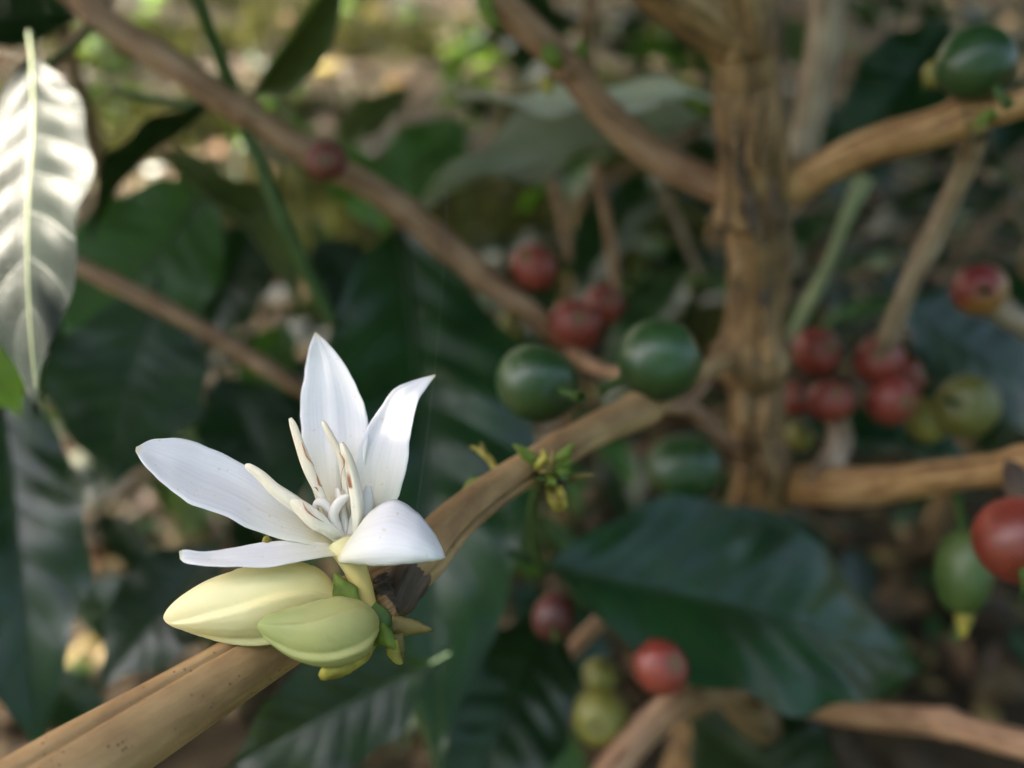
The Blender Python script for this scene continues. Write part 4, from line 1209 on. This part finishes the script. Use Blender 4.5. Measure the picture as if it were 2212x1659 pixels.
for k in range(240):
    x, y = r.uniform(-60, 2270), r.uniform(-40, 1700)
    spots.append((x, y, r.choices(['leaf_dry', 'leaf_tan', 'leaf_yellow'], [6, 3, 1.5])[0], False))
for x, y, mt, lit in spots:
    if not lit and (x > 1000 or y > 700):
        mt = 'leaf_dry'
    g = to_ground(x, y)
    if lit:
        g = g + Vector((r.uniform(-.03, .03), r.uniform(-.03, .03), 0))
    gz = ground_z(g.x, g.y)
    L = r.uniform(.06, .12)
    az = r.uniform(0, 6.28)
    dv = Vector((math.cos(az), math.sin(az), r.uniform(-.1, .25)))
    b = Vector((g.x, g.y, gz + r.uniform(.012, .03))) - dv * (L * .5 if lit else 0)
    b.z = max(b.z, gz + .012)
    me = litter_mesh(mt, r.randint(1, 4))
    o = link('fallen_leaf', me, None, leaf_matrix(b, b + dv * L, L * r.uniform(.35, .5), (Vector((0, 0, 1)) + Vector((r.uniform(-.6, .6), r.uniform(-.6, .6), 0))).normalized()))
    q = proj(b)
    o['label'] = LIT[mt][0] + ' ' + place_word(q[0], q[1])
    o['group'] = LIT[mt][1] + ' ' + place_word(q[0], q[1])
    o['category'] = 'fallen leaf'

def crumbs():
    rr = np.random.RandomState(5)
    n = 9000
    d = rr.uniform(.5, 4.6, n)
    x = rr.uniform(-.62, .62, n) * (d + .3)
    y = d
    az = rr.rand(n) * 6.28
    L = rr.uniform(.012, .05, n)
    verts, faces, uvs = [], [], []
    for i in range(n):
        g = Vector((x[i], y[i], ground_z(x[i], y[i]) + rr.uniform(.004, .02)))
        a = Vector((math.cos(az[i]), math.sin(az[i]), rr.uniform(-.3, .3))) * L[i]
        s = Vector((-math.sin(az[i]), math.cos(az[i]), rr.uniform(-.4, .4))) * L[i] * rr.uniform(.15, .4)
        k = len(verts)
        verts += [g, g + a * .5 + s, g + a, g + a * .5 - s]
        uvs += [(0, .5), (.5, 1), (1, .5), (.5, 0)]
        faces.append((k, k + 1, k + 2, k + 3))
    me = make_mesh('leaf_litter', verts, faces, 'leaf_dry', uvs, smooth_on=False)
    me.materials.append(M['leaf_tan'])
    me.materials.append(M['leaf_mid'])
    me.polygons.foreach_set('material_index', list(rr.choice([0, 0, 0, 0, 1, 2, 2], n)))
    o = link('leaf_litter', me)
    o['kind'] = 'stuff'
    o['label'] = 'crumbled leaf litter strewn over the soil'
    o['category'] = 'leaf litter'
crumbs()

def grass():
    rr = np.random.RandomState(9)
    n = 22000
    y = rr.uniform(1.1, 4.8, n)
    x = rr.uniform(-.66, .25, n) * (y + .3)
    verts, faces, uvs = [], [], []
    for i in range(n):
        if noise.noise(Vector((x[i] * 2.2, y[i] * 2.2, 4.0))) < -0.05:
            continue
        g = Vector((x[i], y[i], ground_z(x[i], y[i])))
        az = rr.rand() * 6.28
        h = rr.uniform(.03, .10)
        lean = Vector((math.cos(az), math.sin(az), 0)) * h * rr.uniform(.2, .9)
        w = Vector((-math.sin(az), math.cos(az), 0)) * rr.uniform(.002, .006)
        k = len(verts)
        verts += [g - w, g + w, g + lean * .4 + Vector((0, 0, h * .6)) + w * .8, g + lean * .4 + Vector((0, 0, h * .6)) - w * .8, g + lean + Vector((0, 0, h * .85))]
        uvs += [(0, 0), (0, 1), (.6, 1), (.6, 0), (1, .5)]
        faces += [(k, k + 1, k + 2, k + 3), (k + 3, k + 2, k + 4)]
    o = link('grass', make_mesh('grass', verts, faces, 'grass_olive', uvs, smooth_on=False))
    o['kind'] = 'stuff'
    o['label'] = 'short olive grass in the clearing at the upper left'
    o['category'] = 'grass'
grass()

def weed(base, seed, n, h, mats, label, grp):
    r = random.Random(seed)
    S = base_empty('weed', base, label, 'weed', grp)
    for k in range(n):
        az = k * 2.4 + r.uniform(-.3, .3)
        f = r.uniform(.2, 1)
        o = base + Vector((r.uniform(-.015, .015), r.uniform(-.015, .015), h * f * .8))
        L = r.uniform(.5, 1.0) * h * .75
        dv = Vector((math.cos(az), math.sin(az), r.uniform(.1, .7))).normalized()
        add_leaf(S, o, o + dv * L, L * r.uniform(.28, .42), Vector((r.uniform(-.3, .3), r.uniform(-.3, .3), 1)).normalized(), r.choice(mats), None, rib=False, bend=.2, fold=.2, seed=r.choice([1, 2]), nu=12, nv=4)
    link('stem', tube_mesh('stem', [(base.x, base.y, base.z - .01, .002), (base.x + .004, base.y, base.z + h * .4, .0016), (base.x, base.y + .004, base.z + h * .85, .001)], 'stem_green', n=8, sides=6), S)
weeds = [(215, 150, .16, 'bright green weed left of the slanting branch top'), (640, 230, .10, 'low yellow green weed right of the slanting branch'), (1015, 170, .12, 'fresh green weed below the upper left branch'), (330, 60, .10, 'low weed at the top left'), (880, 60, .09, 'small weed at the top centre'), (120, 330, .10, 'small weed near the silvery leaf'), (1450, 110, .16, 'green weed left of the trunk top'), (740, 60, .10, 'small weed beside the dark leaf stalks'), (560, 330, .10, 'small weed under the slanting branch'), (120, 1480, .05, 'tiny weed at the lower left')]
for i, (x, y, h, lb) in enumerate(weeds):
    g = to_ground(x, y)
    weed(Vector((g.x, g.y, ground_z(g.x, g.y))), 50 + i, 12, h * 1.2, ['leaf_young', 'leaf_young', 'leaf_mid'], lb, 'low weeds on the ground')

def seedling(x, y, d, seed, n, spread, mats, label):
    """an upright seedling whose leafy top stands at a given place"""
    rr = random.Random(seed)
    c = P(x, y, d)
    base = Vector((c.x + rr.uniform(-.03, .03), c.y + rr.uniform(-.02, .04), ground_z(c.x, c.y)))
    S = base_empty('seedling', base, label, 'seedling', 'bright green seedlings')
    link('stem', tube_mesh('stem', [(base.x, base.y, base.z - .01, .003), (base.x * .5 + c.x * .5, base.y * .5 + c.y * .5, c.z * .5, .0026), (c.x, c.y, c.z, .0018)], 'stem_green', n=14, sides=8), S)
    for k in range(n):
        az = k * 2.4 + rr.uniform(-.3, .3)
        o = c + Vector((0, 0, rr.uniform(-spread, spread * .7)))
        L = spread * rr.uniform(.6, 1.0)
        dv = Vector((math.cos(az), math.sin(az), rr.uniform(-.3, .4))).normalized()
        add_leaf(S, o, o + dv * L, L * rr.uniform(.4, .55), (Vector((0, -.5, 1)) + Vector((rr.uniform(-.4, .4), rr.uniform(-.4, .4), 0))).normalized(), rr.choice(mats), None, rib=False, bend=.2, fold=.2, seed=rr.choice([1, 2]), nu=12, nv=4)
seedling(225, 150, .95, 1, 12, .045, ['leaf_young'], 'bright green seedling left of the slanting branch')
seedling(615, 225, 1.0, 2, 8, .035, ['leaf_young', 'leaf_mid'], 'yellow green seedling right of the slanting branch')
seedling(1012, 165, 1.0, 3, 9, .045, ['leaf_young'], 'fresh green seedling left of the upper left branch')
seedling(1450, 120, .85, 4, 9, .055, ['leaf_mid', 'leaf_young'], 'green seedling just left of the trunk top')
seedling(450, 640, .60, 5, 7, .035, ['leaf_young', 'leaf_mid'], 'green seedling behind the thinner left branch')

# silk thread that runs down past the flower
def thread():
    me = tube_mesh('spider_thread', px_ctrl([(968, 330, .128, .16), (962, 520, .124, .16), (945, 740, .120, .16), (920, 960, .116, .16), (893, 1150, .110, .16)]), 'silk', n=30, sides=5)
    o = link('spider_thread', me)
    o['label'] = 'fine pale spider thread hanging down beside the flower'
    o['category'] = 'thread'
thread()

# ------------------------------------------------------------------ unseen loose leaves added overhead to block stray sun from the plants
bpy.context.view_layer.update()
def block_stray_sun(seed):
    dg = bpy.context.evaluated_depsgraph_get()
    rr = random.Random(seed)
    pts = []
    for iy in range(44):
        for ix in range(58):
            px, py = (ix + .5) * 2212 / 58, (iy + .5) * 1659 / 44
            dv = (P(px, py, 1.0) - CAM).normalized()
            hit, loc, nrm, idx, ob, mx = scene.ray_cast(dg, CAM, dv, distance=.45)
            if not hit or (px < 190 and py < 900):
                continue
            if nrm.dot(dv) > 0:
                nrm = -nrm
            h2 = scene.ray_cast(dg, loc + nrm * .0006 + SUN * .0006, SUN)[0]
            if not h2:
                pts.append(loc)
    out = []
    for p in pts:
        if any(((p - q) - SUN * (p - q).dot(SUN)).length < .011 for q in out):
            continue
        out.append(p)
    verts, faces, uvs = [], [], []
    prof = [(0, 0), (.25, .40), (.5, .5), (.8, .24), (1, 0), (.8, -.24), (.5, -.5), (.25, -.40)]
    for p in out:
        gap = min(((p - q) - SUN * (p - q).dot(SUN)).length - lim for q, lim in ((SILVER, .026), (P(30, 240, .170), .046), (P(20, 330, .165), .040)))
        if gap < -.028:
            continue
        t = (rr.uniform(.9, 1.25) - p.z) / SUN.z
        c = p + SUN * t
        a = SUN.cross(Vector((rr.uniform(-1, 1), rr.uniform(-1, 1), rr.uniform(-1, 1)))).normalized()
        b = SUN.cross(a)
        L = rr.uniform(.055, .07) if gap > 0 else .030
        k = len(verts)
        for u, w in prof:
            verts.append(c + a * (u - .5) * L + b * w * L * .5)
            uvs.append((u, w + .5))
        faces.append(tuple(range(k, k + 8)))
    if verts:
        o = link('foliage', make_mesh('foliage', verts, faces, 'leaf_crown', uvs, smooth_on=False), S1)
        o['kind'] = 'stuff'
    bpy.context.view_layer.update()
    return len(out)
for k in range(2):
    block_stray_sun(k)

# ------------------------------------------------------------------ fallen leaves wholly hidden by the shrubs are left out
bpy.context.view_layer.update()
dg = bpy.context.evaluated_depsgraph_get()
for o in [o for o in scene.objects if o.name.startswith('fallen_leaf')]:
    mw = o.matrix_world
    vs = o.data.vertices
    seen = False
    for k in range(0, len(vs), 5):
        p = mw @ vs[k].co
        q = proj(p)
        if q is None or not (0 < q[0] < 2212 and 0 < q[1] < 1659):
            continue
        dv = (p - CAM)
        hit, loc, nrm, idx, ob, mx = scene.ray_cast(dg, CAM, dv.normalized(), distance=dv.length + .01)
        if hit and ob is not None and ob.name == o.name:
            seen = True
            break
    if not seen:
        bpy.data.objects.remove(o, do_unlink=True)
